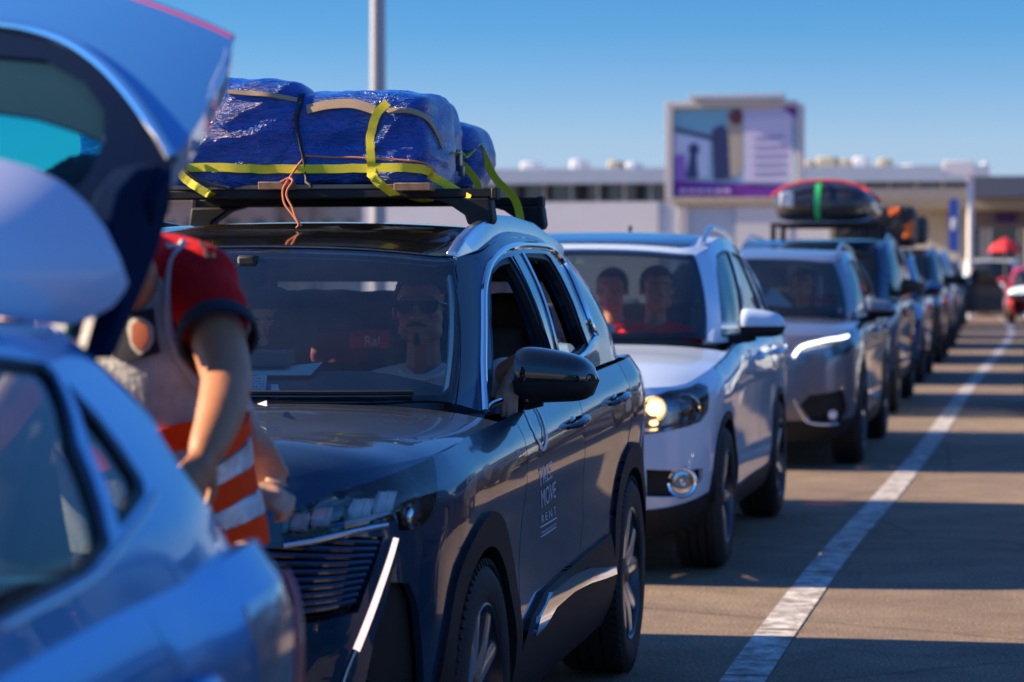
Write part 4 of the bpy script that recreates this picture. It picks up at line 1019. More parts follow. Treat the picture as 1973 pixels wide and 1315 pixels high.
# ================================================================ load on the navy SUV
NV = Vector((NX, NY, 0))
def tarp_mat():
    m, n, l, b = nodes_of('blue_tarpaulin'); tc = n.new('ShaderNodeTexCoord'); b.inputs['Base Color'].default_value = (.010,.095,.46,1); b.inputs['Roughness'].default_value = .26
    b.inputs['Coat Weight'].default_value = .25; b.inputs['Coat Roughness'].default_value = .12; b.inputs['Specular IOR Level'].default_value = .45
    mp = n.new('ShaderNodeMapping'); mp.inputs['Rotation'].default_value = (0, R(35), R(10)); mp.inputs['Scale'].default_value = (3, 5, 14); l.new(tc.outputs['Object'], mp.inputs[0])
    x = n.new('ShaderNodeTexNoise'); x.inputs['Scale'].default_value = 1.6; x.inputs['Detail'].default_value = 5; x.inputs['Distortion'].default_value = .8; l.new(mp.outputs[0], x.inputs['Vector'])
    y = n.new('ShaderNodeTexVoronoi'); y.feature = 'DISTANCE_TO_EDGE'; y.inputs['Scale'].default_value = 11; l.new(x.outputs['Color'], y.inputs['Vector'])
    ad = n.new('ShaderNodeMath'); ad.operation = 'MULTIPLY_ADD'; ad.inputs[1].default_value = .35; l.new(y.outputs[0], ad.inputs[0]); l.new(x.outputs['Fac'], ad.inputs[2])
    bp = n.new('ShaderNodeBump'); bp.inputs['Strength'].default_value = .75; bp.inputs['Distance'].default_value = .05; l.new(ad.outputs[0], bp.inputs['Height']); l.new(bp.outputs[0], b.inputs['Normal'])
    return m
TARP = tarp_mat(); YEL = mat('yellow_webbing', (.80,.68,.012), .6, bump=.3, bscale=300); CARD = mat('cardboard', (.42,.29,.17), .8, var=.2)
WOOD = mat('rough_board', (.34,.19,.10), .8, var=.35, vscale=20); CORD = mat('orange_cord', (.62,.20,.08), .8); BLK = M['rubber']
LAST = []
def bundle(c, size, seed, lab, e=.24, rz=0, waist=None, cat='bundle', sag=.02, m=None, name='wrapped_bundle', grp='tarpaulin bundles on the navy SUV'):
    """a stuffed sack: rounded box, puckered and creased"""
    bm = bmesh.new(); bmesh.ops.create_cube(bm, size=2); bmesh.ops.subdivide_edges(bm, edges=bm.edges[:], cuts=34, use_grid_fill=True)
    hx, hy, hz = (s/2 for s in size); off = Vector((seed*7.3, seed*3.1, seed*5.7))
    for v in bm.verts:
        p = v.co.copy(); q = Vector([math.copysign(abs(t)**1.0, t) for t in p])
        L_ = (abs(p.x)**(2/e)+abs(p.y)**(2/e)+abs(p.z)**(2/e))**(e/2); q = p/L_
        s_ = Vector((q.x*hx, q.y*hy, q.z*hz)); nrm = Vector((q.x/hx, q.y/hy, q.z/hz)).normalized()
        big = pnoise(s_*2.6+off)*.030; dirw = Vector((s_.x*2.5+s_.z*4, s_.y*3, s_.z*9-s_.x*7)); cr = (1-abs(pnoise(dirw*1.1+off))*2)*.009; fi = (1-abs(pnoise(dirw*2.6+off*2)))*.004
        if waist:
            for wx, wd in waist: big -= wd*math.exp(-((s_.x-wx)/.03)**2)
        s_ += nrm*(big+cr+fi); s_.z = max(s_.z, -hz+ (pnoise(s_*6+off)*.008)) 
        v.co = s_
    o = bm_to(name, bm, m or TARP, None, True, auto=180); LAST.append(o); o.location = NV+Vector(c) if grp and 'navy' in grp else Vector(c); o.rotation_euler = (0, 0, rz)
    return tag(o, lab, cat, grp)
ZB = 1.712
bundle((-.33, 1.60, ZB+.150), (.76, .54, .335), 1, 'large blue tarpaulin bundle at the front of the roof load, left of the black cord', waist=[])
bundle((.195, 1.55, ZB+.138), (.50, .44, .300), 2, 'large blue tarpaulin bundle at the front of the load, crossed by the upright yellow strap')
bundle((.125, 1.95, ZB+.152), (.56, .40, .33), 3, 'blue tarpaulin bundle tucked behind the front pair on the load', e=.5)
bundle((-.32, 2.22, ZB+.15), (.58, .6, .30), 5, 'blue tarpaulin bundle at the far back corner of the load, mostly hidden', e=.5)
bundle((.20, 2.36, ZB+.122), (.48, .44, .255), 4, 'smallest blue tarpaulin bundle, at the back of the load beside the rear bar', e=.55)
# where a line of sight first meets the load
bpy.context.view_layer.update()
LB = []
for o in LAST: LB.append(BVHTree.FromPolygons([o.matrix_world @ v.co for v in o.data.vertices], [tuple(p.vertices) for p in o.data.polygons]))
yf = NY+1.30
def pl(u, v, off=.010, dy=0):
    d = ray(u, v); best = None
    for t in LB:
        loc, n, f, ds = t.ray_cast(CO, d)
        if loc is not None and (best is None or ds < best[2]): best = (loc, n, ds)
    if best is None: return at_y(u, v, yf+dy)
    return best[0]+best[1].normalized()*off
def pt(u, v, dy=0): return at_y(u, v, yf+dy)
for i, (P, w_) in enumerate([([(592,212),(630,203),(680,201),(722,212)], .030), ([(440,178),(480,181),(520,184),(572,194)], .014), ([(748,214),(790,214),(820,228),(838,255),(850,285)], .018)]):
    Q = [pl(u, v, .004) for u, v in P]
    bd = strap('cardboard_flap', Q, w_, .005, CARD, None, 6, side=(0,.35,1))
    tag(bd, ['bare cardboard showing through the wrap under the second bundle top', 'thin cardboard edge showing on top of the first blue bundle', 'torn cardboard edge curving down the right of the load'][i], 'cardboard')
o = box('load_board', (0,0,0), (1.0, 1.16, .014), CARD, None, .003); o.location = NV+Vector((-.10, 1.92, ZB-.006)); tag(o, 'thin pale board lying across the roof bars under the load', 'board')
for i, (u0, u1, v) in enumerate([(505,565,359), (765,835,361)]):
    a, b_ = at_y(u0, v, NY+1.31), at_y(u1, v, NY+1.31); c = (a+b_)/2
    o = box('wooden_block', (0,0,0), ((b_-a).length, .09, .024), WOOD, None, .002); o.location = c; tag(o, ['short wooden block under the load beside the orange cord', 'short wooden block under the load near the right end of the bar'][i], 'block', 'wooden blocks under the load')
G_ = 'yellow straps over the load'
def lay(spec, off=.010, n=5, ymax=.10):
    S_ = spline([(q[0], q[1], q[2] if len(q) > 2 else 9) for q in spec], n); out = []
    for i, q in enumerate(S_):
        k = min(i//n, len(spec)-1); e_ = min(k+1, len(spec)-1)
        if len(spec[k]) > 2 or (len(spec[e_]) > 2 and i%n > n/2): p = pt(q[0], q[1], spec[k][2] if len(spec[k]) > 2 else spec[e_][2])
        else: p = pl(q[0], q[1], off)
        if p.y > yf+ymax and len(spec[k]) < 3: p = at_y(q[0], q[1], yf+ymax)
        out.append(p)
    for _ in range(3): out = [out[0]]+[Vector((o.x, min(o.y, (out[i].y+out[i+2].y)/2), o.z)) for i, o in enumerate(out[1:-1])]+[out[-1]]
    return out
o = strap('ratchet_strap', lay([(334,318,.02),(352,322),(400,323),(450,324),(500,325),(560,326),(620,325),(700,324),(760,323),(800,325),(825,333),(860,356,.05),(906,384,.03)], .010, 4), .027, .003, YEL, None, 0, side=(0,.0,1)); tag(o, 'yellow webbing strap running level across the front of the blue load', 'strap', G_)
o = strap('ratchet_strap', lay([(748,199),(740,206),(732,214),(725,226),(720,245),(717,268),(716,290),(717,310),(719,326),(722,345,.01),(742,362,.02),(768,379,.06)], .012, 4, .5), .027, .003, YEL, None, 0, side=(1,0,0)); tag(o, 'yellow webbing strap standing upright over the second blue bundle', 'strap', G_)
o = strap('ratchet_strap', lay([(352,302,.02),(346,318,-.0),(352,340,-.0),(378,360,-.01),(408,378,.03)]), .026, .003, YEL, None, 6, side=(.9,0,.4)); tag(o, 'short yellow webbing strap slanting to the bar beside the open tailgate', 'strap', G_)
yr_ = NY+2.1
def pr(u, v, dy=0): return at_y(u, v, yr_+dy)
o = strap('ratchet_strap', [pl(868,296,.012), pl(880,300,.012), pr(893,306,.0), pr(908,292,.1), pr(921,281,.15), pr(934,305,.18), pr(955,345,.18), pr(985,375,.18), pr(998,400,.18), pr(1004,436,.16)], .027, .003, YEL, None, 6, side=(1,0,.3)); tag(o, 'yellow webbing strap hanging off the back corner with a loose tail', 'strap', G_)
o = strap('ratchet_strap', [pr(884,312,-.2), pr(898,325,-.2), pr(915,345,-.2), pr(924,366,-.2)], .024, .003, YEL, None, 6, side=(1,0,.3)); tag(o, 'short yellow webbing strap beside the ratchet at the load corner', 'strap', G_)
bm = bmesh.new(); c0 = pr(884, 310, -.25); add_box(bm, c0, (.02,.03,.07)); add_box(bm, c0+Vector((.012,-.012,-.035)), (.02,.02,.035))
tag(bm_to('strap_ratchet', bm, M['steel'], None, True, bevel=.004), 'steel strap ratchet at the right corner of the blue load', 'ratchet')
o = strap('ratchet_strap', [pr(790,378,-.4), pr(812,383,-.4), pr(835,382,-.4)], .026, .003, YEL, None, 5, side=(0,.6,1)); tag(o, 'yellow strap end sagging below the front roof bar', 'strap', G_)
def rope(name, pts, r, m, lab, cat, n=5, **k):
    o = tube(name, pts, r, m, None, 8, n=n); return tag(o, lab, cat)
rope('bungee_cord', lay([(582,184),(581,192),(579,205),(571,222),(570,240),(575,260),(580,285),(586,310),(590,335),(600,362,0)], .006, 4, .4), .0055, BLK, 'black cord pulled tight between the two front bundles', 'cord', 0)
rope('bungee_cord', lay([(343,292,0),(352,318),(372,340,-.01),(410,356,-.01),(450,364,.0)], .006), .004, BLK, 'thin black cord looping down beside the open tailgate', 'cord')
rope('orange_rope', lay([(588,301),(640,304),(700,305),(770,309),(815,314),(840,330,.05)], .005), .0030, CORD, 'thin orange cord stretched level across the second blue bundle', 'cord')
rope('orange_rope', [pl(587,303,.005), pl(572,325,.014), pt(560,340,-.02), pt(552,352,-.035), pt(545,368,-.04), pt(548,392,-.05), pt(562,412,-.06), pt(575,432,-.07), pt(571,440,-.07)], .0035, CORD, 'frayed orange cord dangling in a loop onto the roof, longer strand', 'cord')
rope('orange_rope', [pt(540,352,-.035), pt(556,344,-.03), pt(564,350,-.04), pt(554,366,-.04), pt(553,380,-.045), pt(563,400,-.055), pt(570,420,-.065), pt(581,436,-.07)], .0035, CORD, 'frayed orange cord knotted by the wooden block, shorter strand', 'cord')

# bags on the back seat of the navy SUV
o = bundle(tuple(at_y(655, 668, NY+2.0)), (.15,.14,.11), 21, 'dark red rucksack on the back seat of the navy SUV', m=DR, name='rucksack', cat='rucksack', grp='')
o = bundle(tuple(at_y(712, 655, NY+1.95)), (.11,.10,.055), 22, 'bright red pouch with white lettering beside the driver of the navy SUV', m=RB, name='red_pouch', cat='pouch', grp='')
V_, F_2 = text_mesh('Ral', .045); a_ = at_y(701, 666, NY+1.82); me = bpy.data.meshes.new('lettering'); me.from_pydata([tuple(a_+Vector((v[0]*1.0, 0, v[1]))-Vector(o.location)) for v in V_], [], F_2); ob('lettering', me, WHITE, o)

# the packed boot behind the seats, roof lining
HL_ = mat('headliner', (0,0,0))
bundle((0, 2.78, 1.13), (1.14,.42,.44), 31, 'dark blankets and bags filling the back of the navy SUV', m=mat('brown_blanket', (.05,.035,.03), .9, var=.5, vscale=9), name='luggage_pile', cat='luggage', grp='navy SUV boot load')
bundle((-.30, 2.50, 1.10), (.5,.3,.40), 32, 'crumpled brown coat piled on the back seat, navy SUV', m=mat('brown_blanket', (0,0,0)), name='coat', cat='coat', grp='navy SUV boot load')
# ================================================================ the rest of the queue
M['led'] = mat('led_strip', (1,1,1), .3, emit=(1,1,.98), es=1.2); M['warm'] = mat('warm_bulb', (1,.8,.5), .3, emit=(1,.58,.22), es=1.8)
vw = dict(hw=.905, fo=.87, wb=2.60, ro=.95, zn=.90, zf=.985, zc=1.075, zb=1.11, tw=.655, zr=1.655, zwf=1.555, zre=1.56, yc=.20, yt=.92, ye=3.08, yb=3.34, wr=.345, crf=.06, crc=.04, cp=4, zw=1.085, dash=.045, hump=1.6)
vwn = (-.895, 12.33, 0)
root,B,H,C,Rf,w_ = car_shell('parked_car', vw, vwn, R(-.9), 'pearl white SUV with one headlamp glowing yellow, behind the navy one', 'car', 'cars queueing bumper to bumper')
vst = dict(bowl=mat('lamp_bowl', (.30,.31,.34), .25, .8), headlight=[('P',1236,770),('P',1290,752),('P',1345,738),('P',1363,745),('P',1365,790),('P',1350,812),('P',1300,828),('P',1240,838)], grille=[('F',.0,.80),('F',.40,.80),('F',.40,.69),('F',.0,.69)],
    fog=[('P',1245,905),('P',1354,902),('P',1354,922),('P',1335,947),('P',1318,957),('P',1245,958)], holes=[[('F',.0,.50),('F',.36,.50),('F',.36,.36),('F',.0,.36)]],
    chin=[('F',.02,.33),('F',.6,.34),('Y',-.60,.37),('Y',-.42,.40),('Y',-.40,.235),('F',.02,.215)], clad=M['black'], cladw=.035, win_end=2.50, win_end_top=2.15, quarter=(2.58,2.86,2.42,2.22), spoke='five', railh=.05, railm=M['satin'], sunroof=(.05,.55), msc=1.0, mirror=(.80,.74,1.06))
dress(root, vw, B, H, C, Rf, P_WHITE, vst); cabin_inside(root, vw); VWR = root; VWM = w_
def lampbits(root, B, bowls, fogs, bulb=None):
    for s in (1, -1):
        for (u, v, r) in bowls:
            c = surf_pts(B, [('P', u, v)], -.035)[0]
            bm = bmesh.new(); add_lathe(bm, [(-.0, r), (.006, r*.96), (.02, r*.8), (.035, r*.45), (.036, .001)], (0,0,0), 'y', 28); o = bm_to('projector', bm, M['reflector'], root, True); o.location = (s*c.x, c.y, c.z); o.rotation_euler = (0,0,s*R(22))
            bm = bmesh.new(); add_lathe(bm, [(-.002, r*1.0), (-.006, r*1.06), (-.002, r*1.12), (.01, r*1.10)], (0,0,0), 'y', 28); o2 = bm_to('projector_ring', bm, M['chrome'], root, True); o2.location = o.location; o2.rotation_euler = o.rotation_euler
            bm = bmesh.new(); add_ell(bm, (0, .012, 0), (r*.5, .02, r*.5)); o3 = bm_to('projector_lens', bm, M['gloss'] , root, True); o3.location = o.location; o3.rotation_euler = o.rotation_euler
        for (u, v, r) in fogs:
            c = surf_pts(B, [('P', u, v)], -.002)[0]
            bm = bmesh.new(); add_lathe(bm, [(0, .001), (-.006, r*.4), (0, r*.78), (.012, r*.80)], (0,0,0), 'y', 28); o = bm_to('fog_lamp', bm, M['reflector'], root, True); o.location = (s*c.x, c.y, c.z); o.rotation_euler = (0,0,s*R(14))
            bm = bmesh.new(); add_lathe(bm, [(.02, r*1.1), (-.004, r*1.1), (-.010, r*1.0), (-.004, r*.86), (.01, r*.84)], (0,0,0), 'y', 32); o = bm_to('fog_lamp_ring', bm, M['chrome'], root, True); o.location = (s*c.x, c.y, c.z); o.rotation_euler = (0,0,s*R(14))
lampbits(root, B, [(1330,790,.070)], [(1314,930,.066)])
c = surf_pts(B, [('P', 1264, 787)], -.03)[0]
bm = bmesh.new(); add_lathe(bm, [(0, .058), (.02, .045), (.034, .001)], (0,0,0), 'y', 24); o = bm_to('indicator_bowl', bm, M['reflector'], root, True); o.location = c
bm = bmesh.new(); add_ell(bm, c+Vector((0,.005,.002)), (.036,.018,.034)); bm_to('indicator_bulb', bm, M['warm'], root, True)
bm = bmesh.new(); add_ell(bm, c+Vector((.0,.0,-.066)), (.02,.01,.012)); bm_to('indicator_bulb', bm, M['warm'], root, True)
for s in (1,-1):
    P = surf_pts(B, [('P',1240,832),('P',1290,826),('P',1340,808)], -.012, 4); tube('lamp_trim', [Vector((s*p.x,p.y,p.z)) for p in P], .008, M['chrome'], root, 8)
ant = tube('roof_aerial', [(.0, 2.6, 1.64), (.0, 2.64, 1.70)], .012, M['rubber'], root, 8)

gy = dict(hw=.92, fo=.93, wb=2.84, ro=.85, zn=.965, zf=1.03, zc=1.065, zb=1.10, tw=.655, zr=1.625, zwf=1.53, zre=1.57, yc=.16, yt=.90, ye=3.35, yb=3.55, wr=.345, crf=.05, crc=.04, cp=4, zw=1.07, dash=.04)
root,B,H,C,Rf,w_ = car_shell('parked_car', gy, (-.595, 19.13, 0), R(-.9), 'metallic grey SUV with bright white daytime light strips, behind the white SUV', 'car', 'cars queueing bumper to bumper')
gst = dict(bowl=mat('lamp_bowl', (0,0,0)), headlight=[('F',.46,.80),('F',.50,.89),('F',.64,.935),('Y',-.70,.955),('Y',-.50,.975),('Y',-.50,.90),('Y',-.62,.84),('F',.60,.80)], grille=[('F',.0,.78),('F',.42,.80),('F',.40,.55),('F',.0,.53)],
    fog=[('P',1540,782),('P',1560,762),('P',1625,750),('P',1634,790),('P',1622,812),('P',1565,814)], chin=[('F',.02,.36),('F',.6,.36),('Y',-.60,.36),('Y',-.42,.38),('Y',-.40,.235),('F',.02,.215)],
    clad=M['black'], cladw=.045, win_end=2.7, win_end_top=2.35, quarter=(2.78,3.05,2.62,2.42), spoke='five', railh=.05, msc=1.0, mirror=(.81,.72,1.03))
dress(root, gy, B, H, C, Rf, P_GREY, gst); cabin_inside(root, gy); GYR = root; GYM = w_
for s in (1, -1):
    P = surf_pts(B, [('F',.47,.82),('F',.52,.885),('F',.62,.915),('Y',-.74,.935),('Y',-.56,.955)], .012, 5); tube('daytime_light', [Vector((s*p.x,p.y,p.z)) for p in P], .012, M['led'], root, 10)
    P = surf_pts(B, [('P',1530,770),('P',1542,795),('P',1560,815),('P',1612,817)], .006, 4); tube('bumper_trim', [Vector((s*p.x,p.y,p.z)) for p in P], .012, M['satin'], root, 8)
lampbits(root, B, [(1616,680,.045)], [(1604,800,.035)])

# the cars beyond, built once each in three shapes, then copied with their own paint
def car_simple(dd, loc, rz, lab, pm, st, nm='parked_car', cat='car', grp='cars queueing bumper to bumper', inside=True):
    root,B,H,C,Rf,w_ = car_shell(nm, dd, loc, R(rz), lab, cat, grp); dress(root, dd, B, H, C, Rf, pm, st, detail=0)
    if inside: cabin_inside(root, dd, detail=0)
    return root, B, Rf
base_st = dict(headlight=[('F',.46,.80),('Y',-.50,.90),('Y',-.52,.76),('F',.46,.68)], grille=[('F',.0,.74),('F',.42,.76),('F',.38,.55),('F',.0,.55)], fog=[('F',.48,.50),('F',.74,.50),('F',.70,.38),('F',.48,.38)], win_end=2.5, win_end_top=2.3, spoke='five', clad=None, rails=0)
P_DKB = paint('midnight_blue_paint', (.010,.035,.10), .3, .3); P_BLK = paint('black_paint', (.008,.009,.012), .2, .3); P_SIL = paint('silver_paint', (.42,.45,.50), .7, .3); P_DGR = paint('dark_grey_paint', (.06,.065,.075), .5, .3); P_RED = paint('red_paint', (.55,.01,.015), .2, .3); P_MBL = paint('mid_blue_paint', (.05,.13,.30), .5, .3)
van = dict(hw=.93, fo=.88, wb=3.0, ro=1.0, zn=.92, zf=1.02, zc=1.13, zb=1.16, tw=.76, zr=1.78, zwf=1.68, zre=1.73, yc=-.10, yt=.62, ye=3.75, yb=3.95, wr=.335, crf=.05, crc=.04, cp=4, zw=1.12, **{'in':.05})
vst_ = dict(base_st); vst_.update(headlight=[('F',.50,.86),('Y',-.50,.98),('Y',-.52,.80),('F',.50,.70)], win_end=2.75, win_end_top=2.65, rails=1, railm=M['satin'], mcap=M['black'])
V1, VB, VR = car_simple(van, (-.60, 25.9, 0), -.9, 'dark blue people carrier with a black roof box, fourth of the queue', P_DKB, vst_)
suv = dict(hw=.90, fo=.88, wb=2.70, ro=.88, zn=.90, zf=.99, zc=1.07, zb=1.10, tw=.65, zr=1.68, zwf=1.58, zre=1.60, yc=.15, yt=.85, ye=3.10, yb=3.32, wr=.34, crf=.06, crc=.045, cp=4, zw=1.075)
sst = dict(base_st); sst.update(rails=1)
V2, SB_, SR = car_simple(suv, (-.50, 32.8, 0), -.7, 'blue estate carrying black luggage with orange patches, fifth of the queue', P_MBL, sst)
hat = dict(hw=.87, fo=.84, wb=2.60, ro=.78, zn=.82, zf=.92, zc=1.0, zb=1.04, tw=.60, zr=1.53, zwf=1.43, zre=1.44, yc=.05, yt=.85, ye=2.85, yb=3.1, wr=.32, crf=.06, crc=.04, cp=4, zw=.99)
V3, _, _ = car_simple(hat, (-.36, 60.0, 0), 0, 'silver hatchback near the far end of the queue', P_SIL, base_st)
def recolour(t, old, new):
    for ch in t.children:
        if ch.type == 'MESH' and any(s.material is old for s in ch.material_slots):
            for i, s_ in enumerate(ch.material_slots):
                if s_.material is old: s_.link = 'OBJECT'; s_.material = new
        recolour(ch, old, new)
def clone(src, loc, rz, lab, old=None, new=None, grp='cars queueing bumper to bumper', nm=None, cat=None):
    c = copy_tree(src); c.location = loc; c.rotation_euler = (0, 0, R(rz)); c['label'] = lab; c['group'] = grp
    if nm: c.name = nm
    if cat: c['category'] = cat
    if old: recolour(c, old, new)
    return c
V4 = clone(V1, (-.44, 39.6, 0), -.6, 'dark grey people carrier with luggage on top, sixth of the queue', P_DKB, P_DGR)
clone(V1, (-.40, 46.8, 0), -.3, 'silver people carrier with a bare roof, seventh of the queue', P_DKB, P_SIL)
clone(V2, (-.38, 53.4, 0), 0, 'black estate, eighth of the queue, seen as a sliver', P_MBL, P_BLK)
# next lane, to the right
grp = 'cars waiting in the next lane'
clone(V2, (2.50, 25.0, 0), 0, 'white estate in the next lane whose wing just enters the photo', P_MBL, P_WHITE, grp)
clone(V2, (3.15, 6.6, 0), 0, 'black estate in the next lane beside the navy SUV', P_MBL, P_BLK, grp)
clone(V1, (3.25, 12.6, 0), 0, 'dark grey people carrier in the next lane beside the white SUV', P_DKB, P_DGR, grp)
clone(V3, (3.2, 19.0, 0), 0, 'black hatchback in the next lane beside the grey SUV', P_SIL, P_BLK, grp)
clone(V1, (3.2, .4, 0), 0, 'midnight blue people carrier in the next lane beside the light blue hatchback', P_DKB, P_NAVY, grp)
for k_, (y_, w_, p_, l_) in enumerate([(32.4,V2,P_BLK,'black estate in the next lane, behind the white one'),(38.8,V1,P_DGR,'dark grey people carrier in the next lane, sixth along'),(45.6,V2,P_DKB,'midnight blue estate in the next lane, seventh along'),(52.0,V3,P_DGR,'dark grey hatchback in the next lane, furthest along')]):
    clone(w_, (3.3, y_, 0), 0, l_, {id(V1):P_DKB, id(V2):P_MBL, id(V3):P_SIL}[id(w_)], p_, grp)
# roof box on the people carrier
BOXM = mat('roof_box_shell', (.022,.024,.030), .22, coat=.6); REDR = mat('red_rope', (.65,.05,.06), .7); GRN = mat('green_webbing', (.02,.55,.16), .6); SIL = mat('silver_bag', (.6,.6,.62), .35, .6)
rb = Vector((-.47, 27.3, 2.16)); hx, hy, hz = .53, .95, .225
def rbox(): 
    bm = bmesh.new(); bmesh.ops.create_cube(bm, size=2); bmesh.ops.subdivide_edges(bm, edges=bm.edges[:], cuts=14, use_grid_fill=True)
    for v in bm.verts:
        p = v.co; L_ = (abs(p.x)**5+abs(p.y)**5+abs(p.z)**5)**.2; q = p/L_; z = q.z*hz
        k = 1-.20*(max(0, q.z))**1.2; z = z*(1-.25*abs(q.x)**2*(q.z > 0)); v.co = (q.x*hx*k, q.y*hy*k, z)
    return bm
rbr = empty('roof_box', rb, R(-.9), 'domed black roof box roped on top of the dark blue people carrier', 'roof box')
bm_to('box_shell', rbox(), BOXM, rbr, True, auto=180)
bm = bmesh.new(); add_tube(bm, [(hx*.97, -hy*.95, -.03), (hx*1.0, 0, -.035), (hx*.97, hy*.95, -.03)], .012, 6); bm_to('lid_seam', bm, M['satin'], rbr, True)
for q in (-.5, .5): box('box_bracket', (0, q*1.1, -hz-.03), (1.14, .06, .045), M['black'], rbr, .01); [box('bracket_foot', (q2*.54, q*1.1, -hz-.12), (.05, .09, .14), M['black'], rbr, .01) for q2 in (-1, 1)]
def on_box(pts, m, nm, r, lab, cat='rope'):
    o = tube(nm, [rb+Vector(p) for p in pts], r, m, None, 8, n=5); return tag(o, lab, cat)
on_box([(-hx*1.0, -hy*.97, .04), (-hx*.75, -hy*.95, .13), (-.2, -hy*.93, .185), (0, -hy*.93, .195), (.2, -hy*.93, .185), (hx*.72, -hy*.95, .135), (hx*.97, -hy*.9, .05), (hx*1.02, 0, .0)], REDR, 'red_rope', .017, 'red rope arched over the front of the black roof box')
o = strap('green_strap', [rb+Vector(p) for p in [(-.05,-.6,.225), (-.05,-hy*.87,.20), (-.055,-hy*1.0,.10), (-.06,-hy*1.02,-.05), (-.06,-hy*.98,-.16), (-.06,-hy*.9,-.20)]], .055, .006, GRN, None, 5, side=(1,0,0)); tag(o, 'bright green strap down the nose of the black roof box', 'strap')
o = bundle((rb.x-.37, rb.y-.99, rb.z+.0), (.13,.06,.16), 9, 'pale sticker patch on the nose of the roof box', m=SIL, name='pale_pouch', cat='pouch', grp='')
# black luggage with orange patches on the fifth car, more on the sixth
BAG = mat('black_bag', (.015,.015,.017), .6, var=.3, bump=.4, bscale=30); ORG = mat('orange_fabric', (.9,.16,.015), .6)
bundle((-.10, 34.3, 2.00), (.66,1.4,.52), 11, 'tall black roof bag on the fifth car, with orange patches', m=BAG, name='roof_bag', cat='bag', grp='')
bundle((-.62, 34.2, 1.95), (.5,1.3,.45), 12, 'black roof bag on the far side of the fifth car', m=BAG, name='roof_bag', cat='bag', grp='')
o = bundle((-.02, 33.62, 2.19), (.13,.1,.10), 13, 'small orange patch on top of the black roof bag', m=ORG, name='orange_pouch', cat='pouch', grp='')
o = bundle((.16, 33.66, 1.97), (.13,.1,.24), 14, 'long orange patch on the right side of the black roof bag', m=ORG, name='orange_pouch', cat='pouch', grp='')
bundle((-.20, 41.2, 2.05), (.8,1.5,.42), 15, 'dark bulging bag on the roof of the sixth car', m=BAG, name='roof_bag', cat='bag', grp='')
# ================================================================ the light blue car in front, tailgate open
hb = dict(hw=.90, fo=.88, wb=2.60, ro=.72, zn=.80, zf=.92, zc=.98, zb=1.06, tw=.665, zr=1.45, zwf=1.38, zre=1.395, yc=.10, yt=.85, ye=2.80, yb=3.20, wr=.33, crf=.06, crc=.04, cp=4, zw=.97, **{'in':.052}, basemod=lambda b: [(p[0], p[1]+(.06 if i > 9 else 0), p[2]-(.012 if 4 < i < 13 else 0)) for i, p in enumerate(b)])
HX, HY = -.60, .60
hb['zt_over'] = {13:1.065, 14:1.05, 15:1.015, 16:.98, 17:.96, 18:.96}
root,B,H,C,Rf,HWm = car_shell('parked_car', hb, (HX, HY, 0), 0, 'light blue hatchback with its tailgate standing open, nearest the camera', 'car', 'cars queueing bumper to bumper')
tlp = [('P',470,1168),('P',545,1098),('P',572,1160),('P',592,1262),('P',600,1350),('P',500,1360)]
hst = dict(headlight=[('F',.46,.76),('Y',-.50,.86),('Y',-.52,.74),('F',.46,.66)], grille=[('F',.0,.70),('F',.42,.70),('F',.38,.5),('F',.0,.5)], clad=None, rails=0, win_end=2.25, win_end_top=2.05, spoke='five', tint=1, msc=.9, open=1, aend=.66, rn=.012, tailm=mat('clear_tail_lens', (.50,.50,.56), .12, .5, coat=1), skin_end=[('P',222,694),('P',262,762),('P',310,842),('P',352,908),('P',404,978)],
    o2=[('P',-300,712),('P',0,686),('P',88,698),('P',106,716),('P',150,850),('P',215,1052),('P',172,1105),('P',0,1197),('P',-300,1345)], more=[[('P',125,733),('P',189,801),('P',276,925),('P',281,952),('P',232,1020),('P',170,855)]], tail=tlp)
dress(root, hb, B, H, C, Rf, P_SKY, hst); cabin_inside(root, hb)
bm = bmesh.new()
for k in range(4):
    P = surf_pts(B, [('P', 520+k*12, 1140+k*18), ('P', 528+k*12, 1230+k*14)], -.012); add_tube(bm, P, .010, 8)
bm_to('lamp_reflector', bm, M['reflector'], root, True)
P = surf_pts(B, [('P',546,1100),('P',572,1160),('P',590,1240),('P',598,1330)], .006, 4); tube('lamp_edge', P, .007, mat('red_lens', (.55,.03,.05), .2, coat=1), root, 8)
P = surf_pts(C, [('P',0,1212),('P',170,1122),('P',240,1040),('P',300,950)], .002, 5); tube('window_strip', P, .004, M['satin'], root, 8)
# tailgate: steep spoiler, then a flatter panel with the window
TG = empty('tailgate', (HX, 3.40, 1.385)); TG.parent = root; TG.location = Vector((0, 3.40-HY, 1.385)); 
TW = Matrix.Translation((HX, 3.40, 1.385)); zt0 = .175
rows = []
for t in (0,.2,.4,.6,.75,.88,1.0):
    r_ = []
    for s_ in (0,.15,.35,.55,.75,.9,1.0):
        x = .76*t; y = .06+.98*s_; z = zt0+.50*s_+.045*math.sin(math.pi*s_)-.10*t**3*(1-s_*.3)
        r_.append((x, y, z))
    rows.append(r_)
TN = Net(rows, mir0=True, world=TW, flip=True, res=(60, 50))
if TN.nrm([(TN.a0+.2, .4)])[0][2] < 0: TN.flip *= -1
edge = [(452,64),(441,125),(420,170),(398,212),(368,262),(336,306)]
arcp = [(-250,40),(-120,44),(0,52),(70,64),(135,88),(200,134),(258,198),(298,256),(322,296),(332,312)]
skin = [TN.to(('P',u,v)) for u, v in [(450,66),(400,42),(330,14),(250,-14)]]+[(TN.a0+.30, TN.b1-.03), (TN.a0, TN.b1-.02)]
outer = skin+[(TN.a0, TN.to(('P',-250,40))[1])]+[TN.to(('P',u,v)) for u, v in arcp[1:]]+[TN.to(('P',u,v)) for u, v in edge[::-1]]
